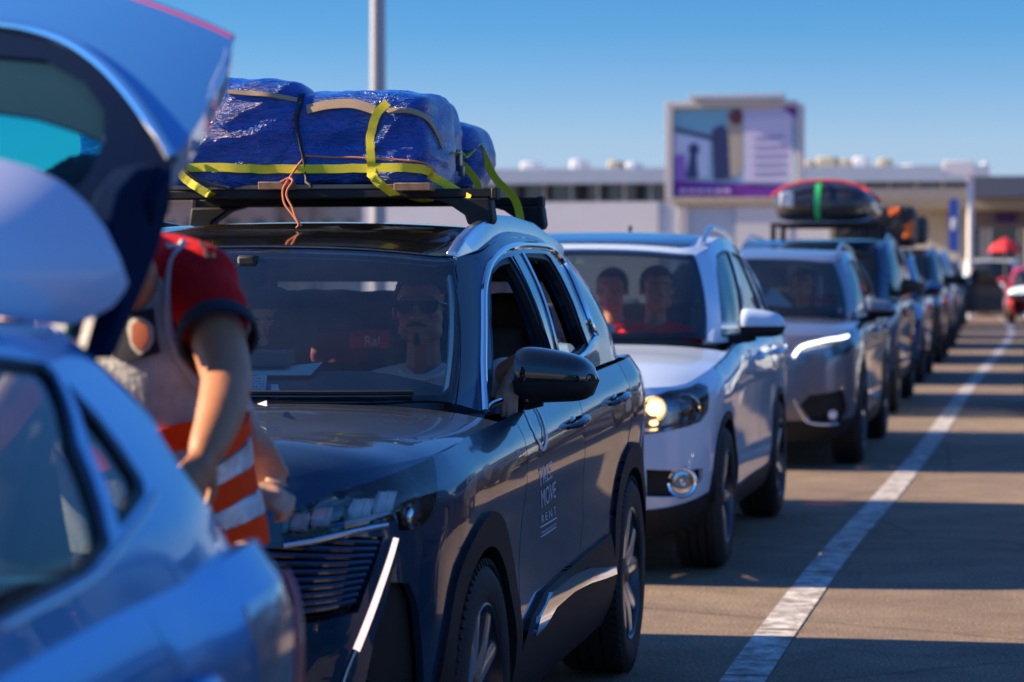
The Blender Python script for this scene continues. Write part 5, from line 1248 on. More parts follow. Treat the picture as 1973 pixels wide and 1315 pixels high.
panel('tailgate_skin', TG, TN, outer, P_SKY, dom=True, grid=.04, thick=.05, sym='join')
surr = [(TN.a0, TN.to(('P',-250,44))[1])]+[TN.to(('P',u,v+4)) for u, v in arcp[1:]]+[TN.to(('P',330,330)), TN.to(('P',300,380)), TN.to(('P',200,400)), TN.to(('P',150,372)), TN.to(('P',60,345)), (TN.to(('P',0,315))[0], .0), (TN.a0, .0)]
gl_ = [(TN.a0, TN.to(('P',-100,100))[1])]+[TN.to(('P',u,v)) for u, v in [(0,104),(90,112),(160,150),(200,210),(204,262),(172,330),(150,358)]]+[TN.to(('P',60,335)), (TN.to(('P',0,310))[0], .01), (TN.a0, .01)]
panel('window_surround', TG, TN, surr, mat('dark_surround', (.004,.014,.045), .85, spec=.03), dom=True, grid=.04, thick=.045, off=-.004, sym='join', holes=[gl_])
cy = [(TN.a0, TN.to(('P',-100,200))[1])]+[TN.to(('P',u,v)) for u, v in [(0,208),(70,218),(140,240),(199,262),(172,330),(150,358)]]+[TN.to(('P',60,335)), (TN.to(('P',0,310))[0], .01), (TN.a0, .01)]
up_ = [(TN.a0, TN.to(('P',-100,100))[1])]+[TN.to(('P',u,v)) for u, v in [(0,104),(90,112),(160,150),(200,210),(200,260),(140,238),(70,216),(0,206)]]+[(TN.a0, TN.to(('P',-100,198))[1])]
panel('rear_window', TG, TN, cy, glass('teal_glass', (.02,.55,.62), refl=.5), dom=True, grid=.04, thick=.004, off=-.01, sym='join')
panel('dark_pane', TG, TN, up_, mat('teal_dark', (.008,.040,.055), .5, spec=.2), dom=True, grid=.04, thick=.004, off=-.01, sym='join')  # opaque dark sheet painted in for the darker view through the upper glass
for s in (1, -1):
    P = [Vector((s*p.x, p.y, p.z)) for p in surf_pts(TN, [('P',u,v) for u, v in arcp[1:]], .004, 6)]
    tube('window_strip', P, .010, M['chrome'], TG, 10)
    P = [Vector((s*p.x, p.y, p.z)) for p in surf_pts(TN, [('P',448,72),('P',400,50),('P',330,22),('P',250,-6),('P',180,-30)], -.004, 5)]
    tube('light_strip', P, .006, mat('red_lens', (.55,.03,.05), .2, coat=1), TG, 8)
    P = [Vector((s*p.x, p.y, p.z)) for p in surf_pts(TN, [('P',438,96),('P',428,135),('P',410,175),('P',404,196)], .0, 4)]
    tube('lamp_fragment', P, [.004]*4+[.008]*4+[.005]*5, M['reflector'], TG, 8)
# spoiler
rows = []
for t in (0,.25,.5,.7,.85,.95,1.0):
    r_ = []
    for s_ in (0,.15,.35,.55,.75,.9,1.0):
        x = .86*t; z = -.10+.42*s_; y = -.06-.07*math.sin(math.pi*min(1,s_*1.05))+.10*s_**2+.30*t**5
        r_.append((x, y, z))
    rows.append(r_)
SN = Net(rows, mir0=True, world=TW, res=(50, 40))
if SN.nrm([(SN.a0+.2, SN.b1*.4)])[0][1] > 0: SN.flip *= -1
so_ = [(SN.a0, SN.to(('P',-250,285))[1])]+[SN.to(('P',u,v)) for u, v in [(-100,292),(0,306),(60,322),(118,350),(165,390),(203,440),(230,495),(247,545),(240,562),(218,590),(180,612),(130,628),(60,622),(0,612)]]+[(SN.a0, SN.to(('P',-250,600))[1])]
panel('spoiler', TG, SN, so_, paint('horizon_lit_paint', (.50,.56,.74), .15, .4), dom=True, grid=.03, thick=.09, sym='join')  # same body paint, lightened to carry the pale horizon it reflects
for s in (1, -1):
    fin = [(333,312),(335,345),(330,400),(312,466),(287,536),(262,596),(238,652),(222,692),(208,690),(222,640),(236,590),(243,545),(232,495),(215,440),(232,370),(270,325)]
    Q = [at_x(u, v, .055) for u, v in fin]; o = prism('side_fin', [(q.y-3.40, q.z-1.385) for q in Q], 'x', .615, .655, mat('dark_surround', (0,0,0)), TG, .006)
    if s < 0: o.scale = (-1,1,1)
bm = bmesh.new(); add_tube(bm, [(.50,.42,.16),(.52,-.02,-.34)], .012, 10); add_tube(bm, [(.513,.12,-.17),(.52,-.02,-.34)], .020, 10); bm_to('gas_strut', bm, M['rubber'], TG, True)
# load area seen behind the gate: roof lining edge
# ================================================================ people
SK1 = mat('tanned_skin', (.44,.185,.095), .5, var=.12, bump=.1, bscale=200); SK2 = mat('warm_skin', (.52,.30,.20), .5, var=.1); HAIR = mat('dark_hair', (.012,.010,.009), .6, bump=.8, bscale=150)
REDS = mat('red_cotton', (.58,.006,.010), .9, bump=.3, bscale=60, spec=.2); WHT = mat('white_cotton', (.78,.76,.78), .85, bump=.3, bscale=40); NAVC = mat('navy_cotton', (.012,.016,.035), .85); DRK = mat('dark_trousers', (.02,.022,.03), .9)
def cap(bm, pts, rad, n=5, seg=14):
    P = spline(pts, n) if len(pts) > 2 else [Vector(pts[0]).lerp(Vector(pts[1]), k/6) for k in range(7)]
    rr = [float(np.interp(i/(len(P)-1)*(len(rad)-1), range(len(rad)), rad)) for i in range(len(P))]
    add_tube(bm, P, rr, seg); 
    for p, r in ((P[0], rr[0]), (P[-1], rr[-1])): add_ell(bm, p, (r*.98,)*3, sub=2)
def head(bm, c, rt, s=1.0, nk=1.0):
    c = Vector(c); WX = Vector((1.10, 1, 1)); E = lambda p, r: add_ell(bm, c+rt@(Vector(p)*WX*s), (r[0]*1.1*s, r[1]*s, r[2]*s), rt, 3)
    T = lambda pts, rad: cap(bm, [c+rt@(Vector(p)*WX*s) for p in pts], [x*s for x in rad], 4, 10)
    E((0,.012,.035), (.074,.094,.083)); E((0,-.018,-.025), (.064,.074,.088)); E((0,-.050,-.092), (.030,.032,.024))
    for q in (-1, 1):
        E((q*.038,-.022,-.070), (.026,.046,.032)); E((q*.040,-.062,-.018), (.022,.022,.024)); E((q*.079,.012,-.008), (.009,.019,.031)); E((q*.011,-.104,-.032), (.009,.010,.008))
    T([(0,-.088,.016), (0,-.101,-.010), (0,-.113,-.030)], [.008,.009,.012])
    T([(-.048,-.072,.026), (0,-.089,.024), (.048,-.072,.026)], [.009,.011,.009])
    T([(-.022,-.088,-.064), (0,-.096,-.060), (.022,-.088,-.064)], [.004,.006,.004]); T([(-.018,-.087,-.074), (0,-.095,-.075), (.018,-.087,-.074)], [.005,.007,.005])
    T([(0,.022,-.06), (0,.022+.014*nk,-.06-.065*nk), (0,.022+.023*nk,-.06-.12*nk)], [.056,.054,.054+.008*nk])
def head_extra(parent, c, rt, s, hair=True, beard=False, shades=False, scarf=None, hairm=None, long=False, eyes=True):
    c = Vector(c); W_ = lambda p: c+rt@(Vector((p[0]*1.10, p[1], p[2]))*s)
    if hair:
        bm = bmesh.new(); bmesh.ops.create_icosphere(bm, subdivisions=5, radius=1); kill = []
        for v in bm.verts:
            p = v.co.copy(); q = Vector((p.x*.081, p.y*.101+.016, p.z*.092+.036))
            if (q.z < .072 and q.y < -.045) or q.z < (-.055 if q.y > .03 else .0) and not long or (q.y < -.02 and q.z < .045): kill.append(v); continue
            q += p*pnoise(p*9)*.006; v.co = W_(q)
        bmesh.ops.delete(bm, geom=kill, context='VERTS'); o = bm_to('hair', bm, hairm or HAIR, parent, True); m_ = o.modifiers.new('t', 'SOLIDIFY'); m_.thickness = .008*s
    if beard:
        bm = bmesh.new()
        cap(bm, [W_(p) for p in ((0,-.096,-.084), (0,-.090,-.098), (0,-.078,-.108))], [.007*s,.010*s,.010*s]); bm_to('goatee', bm, hairm or HAIR, parent, True)
        bm = bmesh.new(); cap(bm, [W_(p) for p in ((-.028,-.088,-.058), (-.014,-.099,-.050), (0,-.101,-.049), (.014,-.099,-.050), (.028,-.088,-.058))], [.003*s,.005*s,.005*s,.005*s,.003*s]); bm_to('moustache', bm, hairm or HAIR, parent, True)
    if eyes and not shades:
        for q in (-1, 1):
            bm = bmesh.new(); add_ell(bm, W_((q*.031,-.079,.006)), (.0125*s,.0115*s,.0085*s), rt); o = bm_to('eye', bm, mat('eye_white', (.5,.48,.46), .3), parent, True)
            bm = bmesh.new(); add_ell(bm, W_((q*.031,-.0875,.006)), (.0055*s,.0045*s,.0055*s), rt); bm_to('iris', bm, mat('eye_dark', (.01,.007,.005), .2), o, True)
            bm = bmesh.new(); cap(bm, [W_((q*.015,-.094,.026)), W_((q*.033,-.091,.031)), W_((q*.050,-.078,.026))], [.003*s,.0042*s,.002*s]); bm_to('eyebrow', bm, hairm or HAIR, parent, True)
    if shades:
        g = empty('sunglasses'); g.parent = parent; SH = mat('shade_lens', (.004,.005,.007), .05, coat=1)
        for q in (-1, 1):
            o = [(-.027,.014), (.027,.017), (.029,.004), (.022,-.016), (.006,-.022), (-.014,-.020), (-.024,-.008)]
            bm = bmesh.new(); o = round_poly([(x*q, z) for x, z in o], .008); 
            f = [bm.verts.new(W_((q*.033+x, -.100+.35*(abs(q*.033+x))**1.5*1.0, .004+z))) for x, z in o]; k_ = [bm.verts.new(v.co+rt@Vector((0,.004*s,0))) for v in f]
            bm.faces.new(f); bm.faces.new(k_[::-1])
            for i in range(len(f)): bm.faces.new((f[i], f[(i+1)%len(f)], k_[(i+1)%len(f)], k_[i]))
            bmesh.ops.recalc_face_normals(bm, faces=bm.faces); bm_to('shade_lens', bm, SH, g)
            bm = bmesh.new(); add_tube(bm, [W_(p) for p in ((q*.062,-.093,.016), (q*.076,-.07,.014), (q*.083,0,.008), (q*.083,.02,-.006))], .0035*s, 8); bm_to('temple', bm, SH, g, True)
        bm = bmesh.new(); add_tube(bm, [W_(p) for p in ((-.062,-.094,.019), (-.03,-.100,.021), (0,-.103,.015), (.03,-.100,.021), (.062,-.094,.019))], .004*s, 8); bm_to('brow_bar', bm, SH, g, True)
def hand(bm, wrist, d, up, s=1.0, curl=.5, side=1):
    """palm, four bent fingers of different lengths, a thumb off the side; d = hand direction, up = back of the hand"""
    d = Vector(d).normalized(); up = Vector(up); up = (up-d*up.dot(d)).normalized(); sd = d.cross(up)*side; w = Vector(wrist)
    palm = w+d*.05*s; add_ell(bm, palm, (.030*s, .042*s, .016*s), Matrix((sd, d, up)).transposed() if True else None, 3); cap(bm, [w, w+d*.04*s], [.024*s,.024*s])
    for k, (o, L_) in enumerate(((-.027,.072), (-.009,.082), (.009,.076), (.026,.060))):
        p0 = w+d*.072*s+sd*o*s; a1, a2, a3 = curl*.6, curl*1.4, curl*2.1; L_ *= s
        q1 = p0+(d*math.cos(a1)-up*math.sin(a1))*L_*.45; q2 = q1+(d*math.cos(a2)-up*math.sin(a2))*L_*.32; q3 = q2+(d*math.cos(a3)-up*math.sin(a3))*L_*.23
        for a, b_ in ((p0-d*.012*s, q1), (q1, q2), (q2, q3)): cap(bm, [a, b_], [.0088*s, .0078*s], seg=10)
    t0 = w+d*.022*s-sd*.026*s; t1 = t0+(d*.7-sd*.7)*.032*s-up*.006*s; t2 = t1+(d*.9-sd*.25-up*.3).normalized()*.028*s; cap(bm, [t0, t1], [.013*s,.010*s]); cap(bm, [t1, t2], [.010*s,.008*s])
def finish_body(o, vox=.006, it=4):
    m_ = o.modifiers.new('join', 'REMESH'); m_.mode = 'VOXEL'; m_.voxel_size = vox; m_.use_smooth_shade = True
    s_ = o.modifiers.new('smooth', 'SMOOTH'); s_.iterations = it; s_.factor = .5
def person(lab, c, yaw=0, pitch=0, roll=0, skin=None, top=None, s=1.0, arms=None, seated=True, base=None, sleeve=.55, grp=None, trous=None, vox=.006, **kw):
    """c = head centre; arms = [(shoulder, elbow, wrist, hand dir, back-of-hand, curl)], world points"""
    rt = Matrix.Rotation(R(yaw), 3, 'Z') @ Matrix.Rotation(R(pitch), 3, 'X') @ Matrix.Rotation(R(roll), 3, 'Y'); by = Matrix.Rotation(R(kw.pop('body', 0)), 3, 'Z')
    c = Vector(c); bm = bmesh.new(); head(bm, c, rt, s); L_ = lambda p: c+by@(Vector(p)*s)
    ch, be, pe = L_((0,.06,-.36)), L_((0,.05,-.52)), L_((0,.03,-.68))
    def torso(bm, g):
        add_ell(bm, ch, (.165*s+g,.105*s+g,.17*s+g), by); add_ell(bm, be, (.150*s+g,.11*s+g,.16*s+g), by); add_ell(bm, pe, (.165*s+g,.13*s+g,.12*s+g), by)
        cap(bm, [L_((-.165,.055,-.265)), L_((0,.05,-.235)), L_((.165,.055,-.265))], [.056*s+g,.060*s+g,.056*s+g])
    torso(bm, 0)
    if arms is None: arms = [(L_((q*.18,.055,-.28)), L_((q*.23,-.02,-.52)), L_((q*.16,-.25,-.50)), (0,-1,0), (0,0,1), .6) for q in (-1, 1)]
    for k, a in enumerate(arms):
        sh, el, wr, hd, up, cu = a; cap(bm, [Vector(sh), Vector(el)], [.050*s,.040*s]); cap(bm, [Vector(el), Vector(wr)], [.041*s,.026*s]); hand(bm, wr, hd, up, s, cu, 1 if k else -1)
    legs = []
    for q in (-1, 1):
        hp = L_((q*.09,.02,-.70))
        if seated: kn = L_((q*.12,-.40,-.66)); an = L_((q*.12,-.52,-1.0))
        else: kn = L_((q*.10,-.02,-1.13)); an = Vector((kn.x, kn.y+.03, .09))
        legs.append((hp, kn, an)); cap(bm, [hp, kn], [.082*s,.056*s]); cap(bm, [kn, an], [.056*s,.036*s]); cap(bm, [an, an+by@Vector((0,-.16,-.05))], [.035,.030])
    body = bm_to('person', bm, skin or SK1, None, True); finish_body(body, vox); tag(body, lab, 'person', grp)
    bm = bmesh.new(); torso(bm, .012)
    for a in arms:
        sh, el = Vector(a[0]), Vector(a[1]); cap(bm, [sh, sh.lerp(el, sleeve)], [.066*s,.060*s])
    o = bm_to('shirt', bm, top or WHT, body, True); finish_body(o, .009, 5)
    # neckline: the shirt ends at a collar ring
    bm = bmesh.new(); n0 = L_((0,.038,-.175)); add_tube(bm, [n0+by@Vector((.074*s*math.cos(a), .070*s*math.sin(a)-.006, -.014*s-.030*s*(math.sin(a) < 0)*abs(math.sin(a)))) for a in np.linspace(0, 2*math.pi, 28)], .010*s, 8); bm_to('collar', bm, kw.pop('collar', top or WHT), body, True)
    bm = bmesh.new(); add_ell(bm, pe, (.178*s,.142*s,.11*s), by)
    for hp, kn, an in legs: cap(bm, [hp, kn], [.094*s,.068*s]); cap(bm, [kn, an], [.068*s,.052*s])
    o = bm_to('trousers', bm, trous or DRK, body, True); finish_body(o, .012, 4)
    if not seated:
        for hp, kn, an in legs:
            bm = bmesh.new(); cap(bm, [an+Vector((0,.03,-.04)), an+by@Vector((0,-.17,-.055))], [.045,.034]); oo_ = bm_to('shoe', bm, M['rubber'], body, True); finish_body(oo_, .01, 2)
    head_extra(body, c, rt, s, **kw)
    return body
# driver of the navy SUV
dc = Vector((-.535, 7.98, 1.322))
person('driver of the navy SUV in white T-shirt and black sunglasses, with a goatee', dc, yaw=3, pitch=-2, skin=SK1, top=WHT, beard=True, shades=True, grp='people in the cars', vox=.0042, s=1.02,
    arms=[((dc.x-.185, dc.y+.05, dc.z-.28), (dc.x-.23, dc.y-.10, dc.z-.50), (dc.x-.12, dc.y-.36, dc.z-.36), (0,-1,.2), (0,0,1), .9), ((dc.x+.185, dc.y+.03, dc.z-.27), (-.085, 7.44, 1.175), (-.10, 7.20, 1.11), (.1,-1,-.3), (0,0,1), .5)])
gc = Vector((-1.285, 8.78, 1.245))
person('girl sitting in the navy SUV, dark hair, chin on her hand', gc, yaw=8, skin=SK2, top=NAVC, s=.86, grp='people in the cars', vox=.005, long=True,
    arms=[((gc.x-.15, gc.y+.05, gc.z-.24), (gc.x-.2, gc.y-.1, gc.z-.42), (gc.x-.05, gc.y-.25, gc.z-.42), (0,-1,0), (0,0,1), .6), ((gc.x+.15, gc.y+.03, gc.z-.24), (gc.x+.12, gc.y-.16, gc.z-.38), (gc.x+.01, gc.y-.14, gc.z-.19), (-.5,.1,.8), (0,-1,.2), 1.0)])
vc = Vector((-.535, 13.78, 1.338))
person('driver of the white SUV in a red polo shirt, seen through the windscreen', vc, yaw=20, skin=SK1, top=REDS, grp='people in the cars', s=1.03)
pc = Vector((-.87, 14.35, 1.33))
person('passenger in red leaning forward between the seats of the white SUV, hand in the sun', pc, yaw=-5, skin=SK1, top=REDS, grp='people in the cars', sleeve=.9, eyes=False,
    arms=[((pc.x-.18, pc.y+.04, pc.z-.28), (pc.x-.22, pc.y-.30, pc.z-.32), (pc.x-.06, pc.y-.62, pc.z-.22), (.3,-.6,.6), (0,-1,.2), .3), ((pc.x+.18, pc.y+.04, pc.z-.28), (pc.x+.2, pc.y-.1, pc.z-.5), (pc.x+.1, pc.y-.3, pc.z-.5), (0,-1,0), (0,0,1), .5)])
g2 = Vector((-.245, 20.55, 1.33))
person('driver of the grey SUV in dark clothes behind the steering wheel', g2, yaw=5, skin=SK1, top=NAVC, grp='people in the cars', vox=.009)
box('scarf', (0,0,0), (.07,.05,.26), mat('pale_blue_cloth', (.35,.42,.52), .8), None, .02).location = g2+Vector((.12,.02,-.06)); bpy.context.scene.objects['scarf'].name = 'seat_belt_pad'; tag(bpy.context.scene.objects['seat_belt_pad'], 'pale blue cloth hanging beside the grey SUV driver', 'cloth')

# ---------------------------------------------------------------- attendant in the reflective vest
wc = Vector((-.285, 4.62, 0)); WF = R(-28)          # faces the open boot
def wl2(p, k=1): return wc+Matrix.Rotation(WF, 3, 'Z')@Vector(p)
rows = []; lev = [(.84,.185,.145,.02,0), (.96,.190,.150,.01,0), (1.08,.180,.145,-.01,0), (1.20,.188,.140,-.02,0), (1.32,.200,.135,-.015,0), (1.40,.195,.120,0,0), (1.455,.160,.095,.01,0), (1.50,.095,.075,.02,0)]
tilt = lambda z: Vector((-.02*(z-.9), -.05*(z-.9), 0))
for a in np.linspace(0, 2*math.pi, 25):
    r_ = []
    for z, rw, rd, dy, _ in lev:
        e = 2.3; c_, s_ = math.cos(a), math.sin(a); k = (abs(c_)**e+abs(s_)**e)**(-1/e)
        r_.append(tuple(wl2((rw*s_*k, rd*c_*k+dy, z))+tilt(z)))
    rows.append(r_)
TNt = Net(rows, world=Matrix(), res=(100, 40))
if (Vector(TNt.nrm([(TNt.a1*.5, .3)])[0])).dot(Vector(TNt.ev([(TNt.a1*.5, .3)])[0])-wc-Vector((0,0,1.1))) < 0: TNt.flip *= -1
def lp(u, v, dd):      # point seen at (u,v) at distance dd along the view axis
    r_ = ray(u, v); ax = CM.to_3x3() @ Vector((0,0,-1)); return CO+r_*(dd/r_.dot(ax))
sh, el, wr_p = lp(395, 540, 4.70), lp(437, 728, 4.50), lp(396, 872, 4.32)
bm = bmesh.new(); hc = lp(172, 450, 4.50); cap(bm, [wl2((0,-.01,1.43)), hc+Vector((.03,.04,-.09))], [.055,.052]); rt = Matrix.Rotation(WF, 3, 'Z')@Matrix.Rotation(R(35), 3, 'X')
head(bm, hc, rt, 1.04, .35)
for z, rw, rd, dy, _ in lev[:-1]: add_ell(bm, wl2((0,dy,z))+tilt(z), (rw*.95, rd*.95, .10 if z < 1.43 else .05), Matrix.Rotation(WF, 3, 'Z'))
cap(bm, [sh, el], [.058,.046]); cap(bm, [el, lp(424,800,4.40), wr_p], [.046,.043,.031]); hand(bm, wr_p, wr_p-el+Vector((-.04,-.05,-.05)), (1,-.6,.3), 1.02, .55, 1)
s2, e2, w2 = wl2((-.20,.0,1.40)), wl2((-.27,-.16,1.16)), wl2((-.12,-.38,1.08)); cap(bm, [s2, e2], [.055,.043]); cap(bm, [e2, w2], [.043,.030]); hand(bm, w2, (-.1,-1,-.1), (0,0,1), 1.0, .5, -1)
for q in (-1, 1): cap(bm, [wl2((q*.09,.02,.88)), wl2((q*.11,.0,.48)), wl2((q*.12,.04,.09))], [.088,.06,.04]); cap(bm, [wl2((q*.12,.04,.07)), wl2((q*.14,-.14,.05))], [.04,.032])
wk = bm_to('person', bm, SK1, None, True); finish_body(wk, .006, 4); tag(wk, 'attendant in a red polo and reflective orange vest standing at the open tailgate', 'person', 'people standing between the cars')
bm = bmesh.new()
for z, rw, rd, dy, _ in lev[:-1]: add_ell(bm, wl2((0,dy,z))+tilt(z), (rw*.95+.014, rd*.95+.014, .114 if z < 1.43 else .062), Matrix.Rotation(WF, 3, 'Z'))
cap(bm, [sh+Vector((-.03,.01,.0)), sh.lerp(el, .40)], [.074,.070]); cap(bm, [s2, s2.lerp(e2, .40)], [.078,.070]); cap(bm, [wl2((-.15,0,1.42)), wl2((0,.01,1.45)), sh], [.06,.07,.066]); cap(bm, [wl2((0,-.01,1.43)), wl2((0,-.01,1.43)).lerp(hc, .62)], [.078,.066])
o = bm_to('polo_shirt', bm, REDS, wk, True); finish_body(o, .008, 5)
dd_ = (el-sh).normalized(); c0 = sh.lerp(el, .58); n1 = dd_.orthogonal().normalized(); n2 = dd_.cross(n1)
bm = bmesh.new(); rr = .073; ring = [[c0+dd_*t+(n1*math.cos(a)+n2*math.sin(a))*(rr+q) for a in np.linspace(0, 2*math.pi, 28, endpoint=False)] for t, q in ((-.020,-.002), (-.008,.001), (.012,.001), (.014,-.006), (-.02,-.010))]
vv = [[bm.verts.new(p) for p in r_] for r_ in ring]
for a, b_ in zip(vv, vv[1:]):
    for k in range(28): bm.faces.new((a[k], a[(k+1)%28], b_[(k+1)%28], b_[k]))
bmesh.ops.recalc_face_normals(bm, faces=bm.faces); bm_to('sleeve_cuff', bm, NAVC, wk, True)
bm = bmesh.new()
for pz in [[(388,528),(396,545),(404,560),(412,548)], [(402,572),(410,590),(422,596),(420,578)], [(392,540),(402,552)]]:
    P = [lp(u+12, v-2, 4.70) for u, v in pz]; P = [c for c in P]
    Q = []
    for p in P:
        ax = sh+dd_*((p-sh).dot(dd_)); r_ = (p-ax); vdir = (CO-ax).normalized(); vdir = (vdir-dd_*vdir.dot(dd_)).normalized(); lat = dd_.cross(vdir); x_ = max(-.065, min(.065, r_.dot(lat))); Q.append(ax+lat*x_+vdir*math.sqrt(max(1e-4, .083**2-x_*x_)))
    add_tube(bm, Q, .004, 6)
bm_to('sleeve_print', bm, NAVC, wk, True)
bm = bmesh.new()
for q in (-1, 1): cap(bm, [wl2((q*.09,.02,.88)), wl2((q*.11,.0,.48)), wl2((q*.12,.04,.12))], [.105,.078,.062])
add_ell(bm, wl2((0,.01,.88)), (.20,.155,.11), Matrix.Rotation(WF, 3, 'Z')); o = bm_to('trousers', bm, DRK, wk, True); finish_body(o, .012, 4)
for q in (-1, 1):
    bm = bmesh.new(); cap(bm, [wl2((q*.12,.06,.06)), wl2((q*.145,-.16,.045))], [.05,.038]); o = bm_to('shoe', bm, M['rubber'], wk, True); finish_body(o, .01, 2)
head_extra(wk, hc, rt, 1.04)
VG = mat('grey_vest_mesh', (.44,.44,.46), .8, var=.35, vscale=14, bump=.4, bscale=90); VO = mat('fluorescent_orange', (1.0,.065,.008), .8, spec=.1, bump=.2, bscale=40, emit=(1,.10,.0), es=.0); VS = mat('reflective_tape', (.55,.56,.62), .35, .4, var=.25, vscale=30, bump=.3, bscale=60); VP = mat('pale_piping', (.52,.47,.50), .7)
kw_ = dict(grid=.03, thick=.006)
def vp(name, pts, m, off, **k): return panel(name, vest, TNt, [('P', u, v) for u, v in pts], m, off=off, **{**kw_, **k})
vest = empty('reflective_vest'); vest.parent = wk
arm_ = [(352,484),(338,515),(330,560),(329,610),(337,660),(357,712),(388,752),(420,775),(470,788),(480,792)]
vp('vest_body', [(150,470),(270,470)]+arm_+[(486,840),(492,880),(497,930),(503,985),(508,1035),(440,1060),(150,1060)], VG, .014)
a2 = [(u-2, v) for u, v in arm_]; piping('vest_piping', TNt, [('P', u, v) for u, v in a2], .0085, VP, vest, off=.018, n=4)
vp('chest_band', [(150,560),(262,556),(306,540),(306,548),(262,566),(150,572)], NAVC, .022)
vp('badge_patch', [(244,612),(302,600),(312,680),(252,700),(232,690)], NAVC, .021)
vp('badge', round_poly([(262,624),(278,616),(294,624),(303,634),(302,660),(292,676),(278,686),(264,670),(258,640)], 5), mat('badge_border', (.55,.58,.52), .6), .026, grid=.015)
vp('badge_field', round_poly([(268,634),(279,624),(294,634),(297,655),(286,674),(278,678),(268,662)], 4), mat('badge_red', (.45,.10,.04), .6), .031, grid=.015)
vp('reflective_square', [(262,498),(312,496),(308,536),(258,546)], VS, .021)
vp('orange_band', [(150,880),(308,824),(345,812),(405,800),(400,850),(330,866),(150,930)], VO, .023)
vp('orange_band', [(404,840),(425,838),(482,795),(484,838),(452,850),(420,880),(400,880)], VO, .023)
vp('tape_band', [(380,915),(420,885),(482,842),(487,880),(440,915),(395,940),(370,945)], VS, .024)
vp('orange_band', [(380,950),(412,928),(489,882),(495,936),(455,958),(415,985),(380,985)], VO, .023)
vp('tape_band', [(400,992),(455,962),(497,938),(503,985),(470,1000),(420,1020)], VS, .024)
vp('orange_band', [(400,1030),(462,1004),(504,988),(512,1045),(440,1060),(380,1050)], VO, .023)
# someone behind, mostly hidden: only a hand and a wrist show
h2 = Vector((-.70, 5.05, 1.47))
person('person standing behind the attendant, only the hand and wrist in view', h2, yaw=150, body=150, skin=SK2, top=NAVC, seated=False, grp='people standing between the cars', vox=.007, sleeve=.9,
    arms=[((h2.x+.17, h2.y+.02, 1.32), lp(425,730,5.10), lp(474,812,5.02), lp(506,878,5.02)-lp(474,812,5.02), (0,-1,.3), .25), ((h2.x-.15, h2.y-.05, 1.32), (h2.x-.1, h2.y-.1, 1.12), lp(466,958,4.98), (1,-.1,.05), (0,-.6,1), 1.5)])
# ================================================================ background
STU = mat('pale_render', (.72,.71,.70), .85, var=.08, vscale=.6); LAV = mat('grey_cladding', (.50,.57,.64), .6, var=.06, vscale=.4); DW = mat('dark_glazing', (.03,.04,.05), .15, coat=1); BEI = mat('beige_render', (.50,.42,.30), .85, var=.1); TAN = mat('tan_soffit', (.36,.29,.20), .85); CON = mat('concrete', (.34,.32,.30), .85, var=.1)
def wbox(name, x0, x1, y0, y1, z0, z1, m, parent=None, bev=.0):
    return box(name, ((x0+x1)/2, (y0+y1)/2, (z0+z1)/2), (x1-x0, y1-y0, z1-z0), m, parent, bev)
Yb = 118.0
def X(u, y): return at_y(u, 500, y).x
def Z(v, y, u=1100): return at_y(u, v, y).z
bt = empty('terminal_building', (X(1300,Yb), Yb, 0), 0, 'long low terminal building with a grey parapet over dark windows, across the background', 'building')
def tb(name, u0, u1, v0, v1, m, dy=0, dep=2.0):
    y = Yb+dy; o = wbox(name, X(u0,y), X(u1,y), y, y+dep, max(0,Z(v1,y)), Z(v0,y), m); o.parent = bt; o.matrix_parent_inverse = Matrix.Translation(bt.location).inverted(); return o
tb('parapet', -900, 1905, 325, 354, LAV, -1.2, 14)
tb('window_band', -900, 1905, 354, 389, DW, 0, 12)
tb('lower_wall', -900, 1905, 389, 560, STU, .2, 11)
for k in range(55):
    u = -890+k*51; tb('mullion', u, u+4, 354, 389, STU if k % 3 else LAV, -.15, .15)
for k, (u, w_) in enumerate([(996,14),(1225,16),(1160,9),(1052,9),(1110,20)]): tb('dark_window', u, u+w_, 357, 387, M['rubber'], -.2, .1)
# rooftop plant
for i, (u0, u1, v0, m) in enumerate([(1003,1030,312,STU),(1098,1120,308,STU),(1170,1192,310,BEI),(1205,1225,314,STU),(1548,1568,312,BEI),(1572,1612,306,BEI),(1615,1640,311,BEI),(1642,1670,308,STU),(1690,1715,310,BEI),(1735,1765,322,STU),(1890,1900,318,STU)]):
    y = Yb+6; o = wbox('roof_unit', X(u0,y), X(u1,y), y, y+3, Z(340,y), Z(v0,y), m, None, .1)
    tag(o, 'rooftop plant box on the terminal, %s' % ['leftmost, pale','second from the left, pale','beige, third from the left','pale, just left of the billboard','small beige, right beside the billboard','wide beige one right of the billboard','low beige one behind the roof box','pale one above the roof box','beige one between roof box and pale sign','low pale one left of the white sign','tiny one right of the white sign'][i], 'roof unit', 'plant boxes on the terminal roof')
# white wall / container yard in front
y = 92.0; wall = empty('boundary_wall', (X(1200,y), y, 0), 0, 'long white boundary wall in front of the terminal, with grey gates', 'wall')
def wb_(name, u0, u1, v0, v1, m, dy=0, dep=.4):
    yy = y+dy; o = wbox(name, X(u0,yy), X(u1,yy), yy, yy+dep, max(0, Z(v1,yy)), Z(v0,yy), m); o.parent = wall; o.matrix_parent_inverse = Matrix.Translation(wall.location).inverted(); return o
wb_('wall_panel', 700, 1268, 390, 600, mat('white_wall', (.80,.78,.76), .85, var=.05, vscale=.5)); wb_('gate', 1270, 1305, 392, 600, LAV, .1); wb_('gate_post', 1306, 1322, 388, 600, STU, -.1); wb_('gate', 1323, 1415, 400, 600, LAV, .1); wb_('wall_panel', 1417, 1500, 400, 600, STU); wb_('wall_cap', 1300, 1520, 388, 399, TAN, -.1); wb_('wall_panel', 1502, 1700, 402, 600, STU)
